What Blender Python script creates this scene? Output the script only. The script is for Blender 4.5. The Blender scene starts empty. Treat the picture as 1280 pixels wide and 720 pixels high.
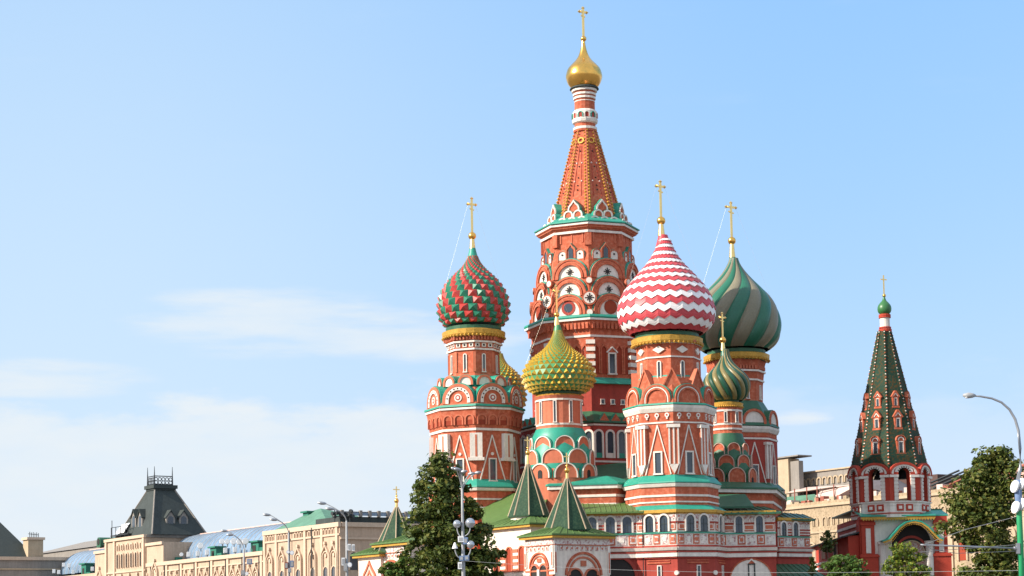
import bpy, math, random
from mathutils import Vector as V, Matrix
random.seed(7)
R_ = math.radians
S = bpy.context.scene
COL = S.collection

# ------------------------------------------------------------------ camera
F = 2400.0
PITCH, ROLL = R_(5.0), R_(1.0)
CAM = V((0, 0, 1.7))
SH = 440 - F*math.tan(PITCH)
PY0 = 360 + SH
_up0 = V((0, -math.sin(PITCH), math.cos(PITCH)))
FWD = V((0, math.cos(PITCH), math.sin(PITCH)))
RIGHT = V((1, 0, 0))*math.cos(ROLL) - _up0*math.sin(ROLL)
UP = _up0*math.cos(ROLL) + V((1, 0, 0))*math.sin(ROLL)
cd = bpy.data.cameras.new('camera'); cam = bpy.data.objects.new('camera', cd); COL.objects.link(cam)
M = Matrix.Identity(4)
for i, c in enumerate((RIGHT, UP, -FWD, CAM)):
    for j in range(3): M[j][i] = c[j]
cam.matrix_world = M
cd.sensor_width = 36; cd.lens = F/1280*36; cd.shift_y = SH/1280; cd.clip_start = 0.5; cd.clip_end = 20000
S.camera = cam

# ------------------------------------------------------------------ light
SUN_AZ, SUN_EL = R_(-70), R_(30)      # azimuth seen from the church: 0 = towards the camera, negative = left
sd = V((math.sin(SUN_AZ)*math.cos(SUN_EL), -math.cos(SUN_AZ)*math.cos(SUN_EL), math.sin(SUN_EL)))
sl = bpy.data.lights.new('sun', 'SUN'); sl.energy = 4.7; sl.angle = R_(0.5); sl.color = (1.0, 0.91, 0.77)
so = bpy.data.objects.new('sun', sl); COL.objects.link(so)
so.rotation_euler = sd.to_track_quat('Z', 'Y').to_euler()

SKY_GRADE = ((1.06, 0.6), (1.87, 0.33), (3.66, 0.1)); CLOUD = (3.45, 3.72, 3.93, 1)
W = bpy.data.worlds.new('World'); S.world = W; W.use_nodes = True
nt = W.node_tree; N = nt.nodes; L = nt.links
for n in list(N): N.remove(n)
def nd(tree, typ, **kw):
    n = tree.nodes.new(typ)
    for k, v in kw.items(): setattr(n, k, v)
    return n
out = nd(nt, 'ShaderNodeOutputWorld'); bg = nd(nt, 'ShaderNodeBackground'); bg.inputs[1].default_value = 0.15
sky = nd(nt, 'ShaderNodeTexSky', sky_type='NISHITA'); sky.sun_disc = False
sky.sun_elevation = SUN_EL; sky.sun_rotation = math.atan2(sd.x, sd.y)
sky.air_density = 1.0; sky.dust_density = 0.6; sky.ozone_density = 1.6; sky.altitude = 100
tc = nd(nt, 'ShaderNodeTexCoord'); sp = nd(nt, 'ShaderNodeSeparateXYZ'); L.new(tc.outputs['Generated'], sp.inputs[0])
def mth(op, a, b=None, c=None, clamp=False):
    n = nd(nt, 'ShaderNodeMath', operation=op); n.use_clamp = clamp
    for i, x in enumerate((a, b, c)):
        if x is None: continue
        if isinstance(x, (int, float)): n.inputs[i].default_value = x
        else: L.new(x, n.inputs[i])
    return n.outputs[0]
def smooth(x, a, b):
    n = nd(nt, 'ShaderNodeMapRange', interpolation_type='SMOOTHSTEP'); n.inputs[1].default_value = a; n.inputs[2].default_value = b
    L.new(x, n.inputs[0]); return n.outputs[0]
az = mth('ARCTAN2', sp.outputs[0], sp.outputs[1]); el = mth('ARCSINE', sp.outputs[2])
def noise(sx, sy, detail, off):
    cb = nd(nt, 'ShaderNodeCombineXYZ'); L.new(mth('MULTIPLY_ADD', az, sx, off), cb.inputs[0]); L.new(mth('MULTIPLY', el, sy), cb.inputs[1])
    n = nd(nt, 'ShaderNodeTexNoise'); n.inputs['Scale'].default_value = 1; n.inputs['Detail'].default_value = detail; n.inputs['Roughness'].default_value = 0.58
    L.new(cb.outputs[0], n.inputs['Vector']); return n.outputs[0]
n1 = noise(16, 46, 9, 3.3); n2 = noise(9, 60, 9, 11.0)
edge = mth('MULTIPLY_ADD', n1, 0.075, mth('SUBTRACT', 0.089, el))           # ragged top of the low bank
bank = smooth(edge, -0.004, 0.016)
def blob(a0, e0, wa, we):
    da = mth('DIVIDE', mth('SUBTRACT', az, a0), wa); de = mth('DIVIDE', mth('SUBTRACT', el, e0), we)
    return mth('SUBTRACT', 1.0, mth('ADD', mth('MULTIPLY', da, da), mth('MULTIPLY', de, de)), clamp=True)
streaks = mth('ADD', mth('ADD', blob(-0.125, 0.166, 0.085, 0.022), blob(-0.045, 0.158, 0.07, 0.016)), mth('ADD', blob(-0.25, 0.136, 0.075, 0.012), blob(0.15, 0.112, 0.022, 0.007)), clamp=True)
streak = mth('MULTIPLY', mth('MULTIPLY', smooth(mth('MULTIPLY_ADD', streaks, 0.30, n2), 0.50, 0.86), smooth(mth('MULTIPLY_ADD', n1, 0.5, streaks), 0.22, 0.75)), 0.80)
lf = smooth(az, 0.13, -0.06)
cl = mth('MAXIMUM', mth('MULTIPLY', bank, mth('MULTIPLY_ADD', lf, 0.62, 0.22)), streak, clamp=True)
cl = mth('MULTIPLY', cl, mth('MULTIPLY_ADD', n1, 1.1, 0.42), clamp=True)
sv = nd(nt, 'ShaderNodeSeparateXYZ'); L.new(sky.outputs[0], sv.inputs[0]); sc = nd(nt, 'ShaderNodeCombineXYZ')
for i, (k, g) in enumerate(SKY_GRADE): L.new(mth('MULTIPLY', mth('POWER', sv.outputs[i], g), k), sc.inputs[i])   # the photograph's soft, bright grading of the sky
veil = mth('MULTIPLY', smooth(az, 0.20, -0.24), mth('MULTIPLY', smooth(el, 0.70, 0.10), 0.60))
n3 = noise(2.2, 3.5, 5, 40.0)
over = mth('MULTIPLY', mth('MAXIMUM', smooth(el, 0.45, 0.85), smooth(sp.outputs[1], 0.35, -0.25)), smooth(n3, 0.30, 0.55))   # unseen broken cloud, added overhead and behind to lift the fill in shade
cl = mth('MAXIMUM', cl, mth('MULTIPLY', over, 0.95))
vx = nd(nt, 'ShaderNodeMix', data_type='RGBA'); L.new(veil, vx.inputs[0]); L.new(sc.outputs[0], vx.inputs[6]); vx.inputs[7].default_value = (3.05, 3.66, 4.1, 1)   # thin high haze on the left
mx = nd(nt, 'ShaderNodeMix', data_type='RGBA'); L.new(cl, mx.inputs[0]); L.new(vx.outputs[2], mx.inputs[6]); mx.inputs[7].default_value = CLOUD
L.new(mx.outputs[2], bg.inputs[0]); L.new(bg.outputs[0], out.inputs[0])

S.view_settings.view_transform = 'Standard'; S.view_settings.look = 'None'
S.view_settings.exposure = 0.68; S.view_settings.gamma = 1.0; S.view_settings.use_curve_mapping = False

# ------------------------------------------------------------------ pixel helpers (give positions in metres at a chosen depth)
def at(px, py, Y):
    d = FWD + RIGHT*((px-640)/F) + UP*((PY0-py)/F)
    return CAM + d*(Y/d.y)
def zat(X, Y, py):
    k = (PY0-py)/F; v = V((X, Y, 0)) - CAM
    # (UP.v + UP.z*dz) = k*(FWD.v + FWD.z*dz), dz added to v.z
    return (k*FWD.dot(v) - UP.dot(v))/(UP.z - k*FWD.z)
def mpp(X, Y, z): return FWD.dot(V((X, Y, z)) - CAM)/F

# ------------------------------------------------------------------ materials
MATS = {}
def mat(name, c, rough=0.7, metal=0.0, var=0.22, scale=0.6, streak=0.0, spec=0.3, c2=None, c2amt=0.0, trans=0.0, bump=0.0, fine=0.12):
    m = bpy.data.materials.new(name); m.use_nodes = True; t = m.node_tree; b = t.nodes['Principled BSDF']
    b.inputs['Roughness'].default_value = rough; b.inputs['Metallic'].default_value = metal; b.inputs['Specular IOR Level'].default_value = spec
    g = nd(t, 'ShaderNodeNewGeometry')
    a = nd(t, 'ShaderNodeTexNoise'); a.inputs['Scale'].default_value = scale; a.inputs['Detail'].default_value = 6; a.inputs['Roughness'].default_value = 0.65
    t.links.new(g.outputs['Position'], a.inputs['Vector'])
    fn = nd(t, 'ShaderNodeTexNoise'); fn.inputs['Scale'].default_value = scale*9; fn.inputs['Detail'].default_value = 3
    t.links.new(g.outputs['Position'], fn.inputs['Vector'])
    mp = nd(t, 'ShaderNodeVectorMath', operation='MULTIPLY'); mp.inputs[1].default_value = (2.4, 2.4, 0.22); t.links.new(g.outputs['Position'], mp.inputs[0])
    s = nd(t, 'ShaderNodeTexNoise'); s.inputs['Scale'].default_value = 1.0; s.inputs['Detail'].default_value = 4; t.links.new(mp.outputs[0], s.inputs['Vector'])
    def ma(op, x, y, z=None):
        n = nd(t, 'ShaderNodeMath', operation=op)
        for i, q in enumerate((x, y, z)):
            if q is None: continue
            if isinstance(q, (int, float)): n.inputs[i].default_value = q
            else: t.links.new(q, n.inputs[i])
        return n.outputs[0]
    f = ma('MULTIPLY_ADD', ma('SUBTRACT', a.outputs[0], 0.5), var*2.6, 1.0)
    f = ma('ADD', f, ma('MULTIPLY', ma('SUBTRACT', fn.outputs[0], 0.5), fine*2.5))
    f = ma('ADD', f, ma('MULTIPLY', ma('SUBTRACT', s.outputs[0], 0.5), streak*2.5))
    src = None
    if c2 is not None:
        mxx = nd(t, 'ShaderNodeMix', data_type='RGBA'); mxx.inputs[6].default_value = (*c, 1); mxx.inputs[7].default_value = (*c2, 1)
        mr = nd(t, 'ShaderNodeMapRange'); mr.inputs[1].default_value = 0.62-c2amt*0.3; mr.inputs[2].default_value = 0.72-c2amt*0.2
        t.links.new(fn.outputs[0], mr.inputs[0]); t.links.new(mr.outputs[0], mxx.inputs[0]); src = mxx.outputs[2]
    vm = nd(t, 'ShaderNodeVectorMath', operation='SCALE')
    if src is None: vm.inputs[0].default_value = c
    else: t.links.new(src, vm.inputs[0])
    t.links.new(f, vm.inputs['Scale']); t.links.new(vm.outputs[0], b.inputs['Base Color'])
    if bump:
        bp = nd(t, 'ShaderNodeBump'); bp.inputs['Strength'].default_value = bump; bp.inputs['Distance'].default_value = 0.08
        t.links.new(fn.outputs[0], bp.inputs['Height']); t.links.new(bp.outputs[0], b.inputs['Normal'])
    if trans:
        tr = nd(t, 'ShaderNodeBsdfTranslucent'); t.links.new(vm.outputs[0], tr.inputs[0])
        mxs = nd(t, 'ShaderNodeMixShader'); mxs.inputs[0].default_value = trans
        t.links.new(b.outputs[0], mxs.inputs[1]); t.links.new(tr.outputs[0], mxs.inputs[2]); t.links.new(mxs.outputs[0], t.nodes['Material Output'].inputs[0])
    MATS[name] = m; return m
mat('brick', (0.455, 0.112, 0.060), 0.88, var=0.22, streak=0.22, scale=0.35, bump=0.35, c2=(0.50, 0.155, 0.092), c2amt=0.45, spec=0.2)
mat('brick_deep', (0.355, 0.056, 0.042), 0.85, var=0.24, streak=0.2, scale=0.35, bump=0.3)
mat('brick_pale', (0.51, 0.150, 0.085), 0.85, var=0.22, streak=0.18, scale=0.35, bump=0.3)
mat('red_paint', (0.42, 0.052, 0.030), 0.75, var=0.15, streak=0.1)
mat('white', (0.72, 0.655, 0.60), 0.8, var=0.16, streak=0.20, scale=0.5, bump=0.2)
mat('whitewash', (0.74, 0.645, 0.57), 0.85, var=0.16, streak=0.24, scale=0.4, bump=0.2)
mat('ornament', (0.70, 0.64, 0.61), 0.8, var=0.12, c2=(0.40, 0.22, 0.22), c2amt=0.55, scale=0.55)
mat('turquoise', (0.022, 0.28, 0.20), 0.45, var=0.16, streak=0.10, spec=0.5)
mat('roof_green', (0.088, 0.160, 0.045), 0.55, var=0.16, streak=0.15, spec=0.4)
mat('dark_roof', (0.030, 0.115, 0.062), 0.5, var=0.2, streak=0.2, spec=0.4)
mat('tent_green', (0.026, 0.062, 0.038), 0.6, var=0.22, streak=0.25, c2=(0.042, 0.080, 0.045), c2amt=0.5, spec=0.12, bump=0.3)
mat('tile_green', (0.020, 0.052, 0.036), 0.75, var=0.3, c2=(0.075, 0.050, 0.022), c2amt=0.5, scale=0.5, spec=0.12, bump=0.4)
mat('gold', (0.88, 0.49, 0.12), 0.24, metal=1.0, var=0.12)
mat('gold_bright', (0.95, 0.66, 0.26), 0.3, metal=1.0, var=0.1)
mat('gold_trim', (0.53, 0.30, 0.055), 0.5, metal=0.25, var=0.25, fine=0.4, scale=0.8)
mat('dome_red', (0.46, 0.046, 0.040), 0.42, var=0.14, spec=0.5)
mat('dome_green', (0.014, 0.125, 0.075), 0.38, var=0.14, spec=0.5)
mat('dome_stud', (0.020, 0.185, 0.110), 0.38, var=0.14, spec=0.5)
mat('dome_deep', (0.012, 0.075, 0.045), 0.38, var=0.14, spec=0.5)
mat('dome_rose', (0.52, 0.055, 0.070), 0.45, var=0.12, spec=0.45)
mat('dome_white', (0.84, 0.80, 0.80), 0.45, var=0.08)
mat('dome_yellow', (0.52, 0.335, 0.038), 0.42, var=0.14, spec=0.5)
mat('dome_jade', (0.06, 0.25, 0.10), 0.42, var=0.14, spec=0.5)
mat('dome_grey', (0.20, 0.18, 0.125), 0.45, var=0.14, spec=0.4)
mat('dome_olive', (0.24, 0.19, 0.075), 0.42, var=0.12, spec=0.5)
mat('cupola_green', (0.035, 0.15, 0.045), 0.4, var=0.1, spec=0.5)
mat('glass', (0.045, 0.062, 0.085), 0.12, var=0.3, spec=0.6)
mat('dark', (0.03, 0.026, 0.026), 0.8, var=0.3)
mat('niche', (0.30, 0.050, 0.025), 0.9, var=0.15)  # darker brick red, the shade of the recesses put into the colour
mat('ochre', (0.48, 0.355, 0.265), 0.85, var=0.18, streak=0.20, scale=0.2, bump=0.25)
mat('ochre_trim', (0.55, 0.42, 0.32), 0.85, var=0.1, streak=0.1, scale=0.2)
mat('mansard', (0.052, 0.062, 0.062), 0.7, var=0.2, streak=0.18, spec=0.15)
mat('glass_roof', (0.17, 0.25, 0.36), 0.3, var=0.45, scale=0.22, spec=0.6, streak=0.3)
mat('steel', (0.36, 0.37, 0.40), 0.4, metal=0.7, var=0.12)
mat('grey_paint', (0.33, 0.34, 0.36), 0.5, var=0.1)
mat('lamp_white', (0.78, 0.79, 0.82), 0.35, var=0.06, spec=0.5)
mat('globe', (0.50, 0.52, 0.56), 0.12, metal=0.75, var=0.06)
mat('blue_box', (0.16, 0.24, 0.42), 0.5, var=0.15)
mat('pole_green', (0.02, 0.30, 0.12), 0.4, var=0.12, spec=0.5)
mat('cabin_green', (0.03, 0.17, 0.12), 0.5, var=0.15)
mat('iron', (0.035, 0.04, 0.045), 0.5, var=0.2)
mat('wire', (0.25, 0.26, 0.27), 0.5, var=0.05)
mat('chain', (0.55, 0.52, 0.45), 0.45, metal=0.4, var=0.05)
mat('sandstone', (0.385, 0.295, 0.20), 0.9, var=0.28, streak=0.25, scale=0.4, c2=(0.25, 0.185, 0.12), c2amt=0.4, bump=0.4)
mat('sandstone_pale', (0.43, 0.335, 0.235), 0.9, var=0.18, streak=0.15, scale=0.4)
mat('concrete', (0.25, 0.225, 0.205), 0.85, var=0.2, streak=0.2)
mat('tarpaulin', (0.10, 0.09, 0.10), 0.6, var=0.3)
mat('canvas', (0.56, 0.44, 0.40), 0.8, var=0.2)
mat('tin_red', (0.30, 0.09, 0.06), 0.6, var=0.2)
mat('ruin_dark', (0.10, 0.06, 0.055), 0.9, var=0.3)
mat('net_green', (0.10, 0.22, 0.16), 0.8, var=0.3)
mat('bark', (0.085, 0.060, 0.042), 0.95, var=0.3)
mat('leaf_dark', (0.050, 0.078, 0.016), 0.6, var=0.3, scale=0.8, trans=0.22, spec=0.3)
mat('leaf_mid', (0.098, 0.128, 0.022), 0.6, var=0.3, scale=0.8, trans=0.25, spec=0.3)
mat('leaf_olive', (0.150, 0.150, 0.030), 0.6, var=0.3, scale=0.8, trans=0.25, spec=0.3)
mat('leaf_bright', (0.21, 0.25, 0.028), 0.55, var=0.25, scale=1.2, trans=0.3, spec=0.3)
mat('leaf_green', (0.085, 0.17, 0.032), 0.55, var=0.25, scale=1.2, trans=0.3, spec=0.3)
mat('paving', (0.16, 0.15, 0.14), 0.9, var=0.25, scale=0.15, bump=0.3)
mat('mosaic', (0.34, 0.12, 0.09), 0.6, var=0.2, c2=(0.42, 0.38, 0.34), c2amt=0.7, scale=0.7)
mat('plaster_pink', (0.60, 0.40, 0.34), 0.85, var=0.15, streak=0.2)

# ------------------------------------------------------------------ geometry
class Fr:
    """a flat frame: u to the right, v up, n outwards"""
    def __init__(s, O, n, v=None):
        s.O = V(O); s.n = V(n).normalized(); s.v = V(v).normalized() if v is not None else V((0, 0, 1))
        s.u = s.v.cross(s.n).normalized()
    def P(s, x, y, d=0): return s.O + s.u*x + s.v*y + s.n*d
    def sh(s, x, y, d=0):
        f = Fr(s.P(x, y, d), s.n, s.v); return f
class MB:
    def __init__(s): s.v = []; s.f = []; s.m = []; s.sm = []
    def add(s, vs, fs, m, smooth=False):
        b = len(s.v); s.v += [tuple(p) for p in vs]
        for i, f in enumerate(fs):
            s.f.append([b+k for k in f]); s.m.append(m if isinstance(m, str) else m[i]); s.sm.append(smooth)
    def ext(s, fr, pts, d0, d1, mf, ms=None):
        n = len(pts); vs = [fr.P(x, y, d1) for x, y in pts] + [fr.P(x, y, d0) for x, y in pts]
        s.add(vs, [list(range(n)), list(range(2*n-1, n-1, -1))], [mf, ms or mf])
        s.add(vs, [(i, n+i, n+(i+1) % n, (i+1) % n) for i in range(n)], ms or mf)
    def ring(s, fr, po, pi, d0, d1, m):
        n = len(po); vs = [fr.P(x, y, d1) for x, y in po] + [fr.P(x, y, d1) for x, y in pi] + [fr.P(x, y, d0) for x, y in po] + [fr.P(x, y, d0) for x, y in pi]
        fs = []
        for i in range(n-1):
            fs += [(i, i+1, n+i+1, n+i), (i, 2*n+i, 2*n+i+1, i+1), (n+i, n+i+1, 3*n+i+1, 3*n+i)]
        fs += [(0, n, 3*n, 2*n), (n-1, 3*n-1, 4*n-1, 2*n-1)]
        s.add(vs, fs, m)
    def box(s, fr, x0, x1, y0, y1, d0, d1, m): s.ext(fr, [(x0, y0), (x1, y0), (x1, y1), (x0, y1)], d0, d1, m)
    def bar(s, fr, p, q, w, d0, d1, m):
        dx, dy = q[0]-p[0], q[1]-p[1]; l = math.hypot(dx, dy); nx, ny = -dy/l*w/2, dx/l*w/2
        s.ext(fr, [(p[0]-nx, p[1]-ny), (q[0]-nx, q[1]-ny), (q[0]+nx, q[1]+ny), (p[0]+nx, p[1]+ny)], d0, d1, m)
    def lathe(s, cx, cy, prof, m, n=8, rot=0.0, smooth=False, caps=True):
        """prof: [(r, z)] bottom to top; vertex 0 towards the camera when rot = 0"""
        vs = []
        for r, z in prof:
            for k in range(n):
                a = rot + 2*math.pi*k/n; vs.append((cx+r*math.sin(a), cy-r*math.cos(a), z))
        fs = []; ms = []
        for i in range(len(prof)-1):
            mm = m if isinstance(m, str) else m[i]
            for k in range(n):
                k2 = (k+1) % n; fs.append((i*n+k, i*n+k2, (i+1)*n+k2, (i+1)*n+k)); ms.append(mm)
        s.add(vs, fs, ms, smooth)
        if caps:
            l = len(prof)-1; s.add(vs[:n], [list(range(n-1, -1, -1))], ms[0]); s.add(vs[l*n:], [list(range(n))], ms[-1])
    def tube(s, pts, r, m, n=6):
        pts = [V(p) for p in pts]; vs = []
        for i, p in enumerate(pts):
            t = (pts[min(i+1, len(pts)-1)]-pts[max(i-1, 0)]).normalized()
            a = t.cross(V((0, 0, 1)));
            if a.length < 0.05: a = t.cross(V((1, 0, 0)))
            a.normalize(); b = t.cross(a); rr = r[i] if isinstance(r, (list, tuple)) else r
            vs += [p + (a*math.cos(2*math.pi*k/n)+b*math.sin(2*math.pi*k/n))*rr for k in range(n)]
        fs = [(i*n+k, i*n+(k+1) % n, (i+1)*n+(k+1) % n, (i+1)*n+k) for i in range(len(pts)-1) for k in range(n)]
        fs += [list(range(n-1, -1, -1)), list(range((len(pts)-1)*n, len(pts)*n))]
        s.add(vs, fs, m, n > 6)
    def ball(s, c, r, m, n=12, k=8, sz=1.0):
        pr = [(max(1e-3, r*math.cos(-math.pi/2+math.pi*i/k)), c[2]+r*sz*math.sin(-math.pi/2+math.pi*i/k)) for i in range(k+1)]
        s.lathe(c[0], c[1], pr, m, n, smooth=True)
    def octa(s, c, r, m):
        c = V(c); s.add([c+V(d)*r for d in ((1,0,0),(0,1,0),(-1,0,0),(0,-1,0),(0,0,1),(0,0,-1))], [(0,1,4),(1,2,4),(2,3,4),(3,0,4),(1,0,5),(2,1,5),(3,2,5),(0,3,5)], m)
    def quad(s, a, b, c, d, m): s.add([a, b, c, d], [(0, 1, 2, 3)], m)
    def slab(s, pts, t, m, mu=None):
        """a sheet through pts with thickness t downwards"""
        n = len(pts); vs = [V(p) for p in pts] + [V(p)-V((0, 0, t)) for p in pts]
        s.add(vs, [list(range(n)), list(range(2*n-1, n-1, -1))], [m, mu or m])
        s.add(vs, [(i, n+i, n+(i+1) % n, (i+1) % n) for i in range(n)], mu or m)
    def plan(s, pts, z0, z1, m, mt=None):
        n = len(pts); vs = [(p[0], p[1], z1) for p in pts] + [(p[0], p[1], z0) for p in pts]
        s.add(vs, [list(range(n))], mt or m); s.add(vs, [(i, n+i, n+(i+1) % n, (i+1) % n) for i in range(n)], m)
def tag(o, label=None, cat=None, group=None, kind=None):
    for k, v in (('label', label), ('category', cat), ('group', group), ('kind', kind)):
        if v: o[k] = v
    return o
SPLIT = ('frieze', 'cornice', 'band', 'string_course', 'moulding')
def link(name, mb, root=None, parent=None):
    if name in SPLIT and root is not None:
        par = list(range(len(mb.v)))
        def fd(a):
            while par[a] != a: par[a] = par[par[a]]; a = par[a]
            return a
        for f in mb.f:
            for k in f[1:]: par[fd(k)] = fd(f[0])
        grp = {}
        for i, f in enumerate(mb.f): grp.setdefault(fd(f[0]), []).append(i)
        if len(grp) > 1:
            for fs in grp.values():
                m2 = MB(); mp = {}
                for i in fs:
                    for k in mb.f[i]:
                        if k not in mp: mp[k] = len(m2.v); m2.v.append(mb.v[k])
                    m2.f.append([mp[k] for k in mb.f[i]]); m2.m.append(mb.m[i]); m2.sm.append(mb.sm[i])
                o = link_one(name, m2, root, parent)
            return o
    return link_one(name, mb, root, parent)
def link_one(name, mb, root=None, parent=None):
    """one mesh object; root = the thing's Empty (gives the local origin)"""
    off = V(root.location) if root is not None else V((0, 0, 0))
    me = bpy.data.meshes.new(name); me.from_pydata([tuple(V(p)-off) for p in mb.v], [], mb.f)
    names = []
    for m in mb.m:
        if m not in names: names.append(m)
    for m in names: me.materials.append(MATS[m])
    ix = {m: i for i, m in enumerate(names)}
    me.polygons.foreach_set('material_index', [ix[m] for m in mb.m]); me.polygons.foreach_set('use_smooth', mb.sm); me.update()
    o = bpy.data.objects.new(name, me); COL.objects.link(o)
    p = parent if parent is not None else root
    if p is not None: o.parent = p
    return o
def single(name, mb, base, label, cat, group=None):
    o = bpy.data.objects.new(name, None); o.location = base
    x = link(name, mb, o); bpy.data.objects.remove(o); x.location = base; tag(x, label, cat, group); return x
def empty(name, loc, label, cat, group=None):
    o = bpy.data.objects.new(name, None); COL.objects.link(o); o.location = loc; o.empty_display_size = 1
    return tag(o, label, cat, group)
def copy_tree(o, parent=None):
    c = o.copy(); COL.objects.link(c); c.parent = parent
    for ch in o.children: copy_tree(ch, c)
    return c
def arch(r, st=0.0, kind='round', n=14, k=1.0):
    """outline from bottom left over the top to bottom right"""
    if kind == 'tri': return [(-r, 0), (-r, st), (0, st+r*1.6*k), (r, st), (r, 0)]
    pts = [(-r, 0)]
    for i in range(n+1):
        a = math.pi - math.pi*i/n; x, y = r*math.cos(a), r*math.sin(a)
        if kind == 'keel': y += r*0.55*k*max(0, 1-abs(x)/(r*0.55))**1.4
        pts.append((x, st+y))
    return pts + [(r, 0)]
def mould_gable(name, root, parent, fr, r, st=0.0, kind='round', depth=1.0, rings=(), fill='brick', top='turquoise', extra=None):
    mb = MB(); o = arch(r, st, kind)
    mb.ext(fr, o, -depth, 0, fill, fill)
    cap = arch(r*1.05+0.02, st, kind); mb.ring(fr, cap, arch(r*1.002, st, kind), -depth, -0.04, top)
    for (a, b, h, m) in rings: mb.ring(fr, arch(r*a, st, kind), arch(r*b+0.004, st, kind), -0.02, h, m)
    if extra: extra(mb, fr, r, st)
    return link(name, mb, root, parent)
def win(name, root, parent, fr, w, h, fw0=0.14, arched=False, m='white', pane='glass', hood=False, d=0.14):
    mb = MB(); fw = fw0*0.72
    if arched:
        o = arch(w/2+fw, h-w/2); i = arch(w/2, h-w/2); mb.ring(fr, o, i, -0.05, d, m); mb.ext(fr, arch(w/2+0.01, h-w/2), -0.05, 0.03, pane)
    else:
        mb.box(fr, -w/2-fw, -w/2, 0, h, -0.05, d, m); mb.box(fr, w/2, w/2+fw, 0, h, -0.05, d, m); mb.box(fr, -w/2-fw, w/2+fw, h, h+fw, -0.05, d+0.01, m)
        mb.box(fr, -w/2-0.002, w/2+0.002, 0, h, -0.05, 0.03, pane)
    mb.box(fr, -w/2-fw*1.4, w/2+fw*1.4, -fw, -0.001, -0.05, d+0.06, m)
    if hood:
        mb.bar(fr, (-w/2-fw*2, h+fw), (0, h+fw+w*0.9), 0.13, -0.05, d+0.05, 'white'); mb.bar(fr, (w/2+fw*2, h+fw), (0, h+fw+w*0.9), 0.13, -0.05, d+0.06, 'white')
        mb.ext(fr, [(-w/2-fw, h+fw+0.002), (w/2+fw, h+fw+0.002), (0, h+fw+w*0.8)], -0.05, d, 'brick')
    if not arched and w > 0.75:
        mb.box(fr, -0.03, 0.03, 0.02, h-0.02, 0.031, 0.06, m); mb.box(fr, -w/2, -0.032, h*0.62, h*0.62+0.05, 0.031, 0.06, m); mb.box(fr, 0.032, w/2, h*0.62, h*0.62+0.05, 0.031, 0.06, m)
    return link(name, mb, root, parent)

class T:
    """vertical axis of a tower: radii in photo pixels, heights from photo rows"""
    def __init__(s, px, py, Y, rot=0.0, ref=None):
        p = at(px, py, Y); s.X = p.x; s.Y = Y; s.rot = R_(rot); s.s = mpp(p.x, Y, p.z)
    def z(s, py, r=0.0): return zat(s.X, s.Y - r*s.s, py)
    def prof(s, lst, front=True): return [(r*s.s, s.z(py, r if front else 0)) for r, py in lst]
    def rings(s, mb, lst, m, n=8, front=True, smooth=False, rot=None, caps=True):
        mb.lathe(s.X, s.Y, s.prof(lst, front), m, n, s.rot if rot is None else rot, smooth, caps)
    def band(s, mb, r, y0, y1, m='white', n=8, d=0.5):
        q = (y1-y0)*0.13; y0 += q; y1 -= q; s.rings(mb, [(r-1.2, y1), (r+d, y1), (r+d, y0), (r-1.2, y0)], m, n)
    def fa(s, k): return s.rot + math.pi/4*k + math.pi/8
    def va(s, k): return s.rot + math.pi/4*k
    def fr(s, a, dist, z): n = V((math.sin(a), -math.cos(a), 0)); return Fr(V((s.X, s.Y, z))+n*dist, n)
    def ff(s, k, R, py):
        return s.fr(s.fa(k), R*s.s*math.cos(math.pi/8), s.z(py, R*0.9))
    def fv(s, k, R, py): return s.fr(s.va(k), R*s.s, s.z(py, R))
    def slope(s, a, r0, z0, r1, z1, apo=True):
        c = math.cos(math.pi/8) if apo else 1; n = V((math.sin(a), -math.cos(a), 0)); O = V((s.X, s.Y, z0))+n*r0*c
        v = (V((s.X, s.Y, z1))+n*r1*c)-O; v.normalize(); t = V((math.cos(a), math.sin(a), 0)); nn = t.cross(v)
        return Fr(O, nn, v)
FACES = range(8)
def vis(a, lim=-0.30): return math.cos(a) > lim
def cross(root, parent, t, y_top, y_bar, y_bot, wpx, thick=0.11, ball=None, neck=None, chains=None, small=False):
    """gilded cross with its ball and neck"""
    mb = MB(); z0, z1, zb = t.z(y_bot), t.z(y_top), t.z(y_bar); w = wpx*t.s
    fr = Fr(V((t.X, t.Y, z0)), V((0.5, -0.86, 0)))
    k = thick
    mb.box(fr, -k, k, 0, z1-z0, -k*0.7, k*0.7, 'gold_bright'); h = zb-z0
    mb.box(fr, -w, -k-0.002, h-k, h+k, -k*0.6, k*0.6, 'gold_bright'); mb.box(fr, k+0.002, w, h-k, h+k, -k*0.6, k*0.6, 'gold_bright')
    for x, y in ((-w, h), (w, h), (0, z1-z0)): mb.octa(fr.P(x, y, 0), k*1.9, 'gold_bright')
    if not small:
        mb.bar(fr, (-w*0.55, h*0.86), (-k-0.002, h*0.84), k*1.2, -k*0.5, k*0.5, 'gold_bright'); mb.bar(fr, (k+0.002, h*0.83), (w*0.55, h*0.81), k*1.2, -k*0.5, k*0.5, 'gold_bright')
    o = link('cross', mb, root, parent)
    if ball:
        b = MB(); zc = t.z(ball[0]); b.ball((t.X, t.Y, zc), ball[1]*t.s, 'gold', 16, 10)
        if neck: b.lathe(t.X, t.Y, t.prof(neck, False), 'gold_bright', 16, smooth=True)
        link('orb', b, root, parent)
    if chains:
        for sx in (-1, 1):
            for ang, (rp, py) in chains[:1]:
                c = MB(); a = R_(ang); p = fr.P(sx*w*0.95, h, 0); q = V((t.X+rp*t.s*math.sin(a)*sx, t.Y-rp*t.s*math.cos(a), t.z(py)))
                c.tube([p, p.lerp(q, 0.5)-V((0, 0, 0.05)), q], 0.006, 'chain', 4)
                link('stay_chain', c, root, parent)
    return o
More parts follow.
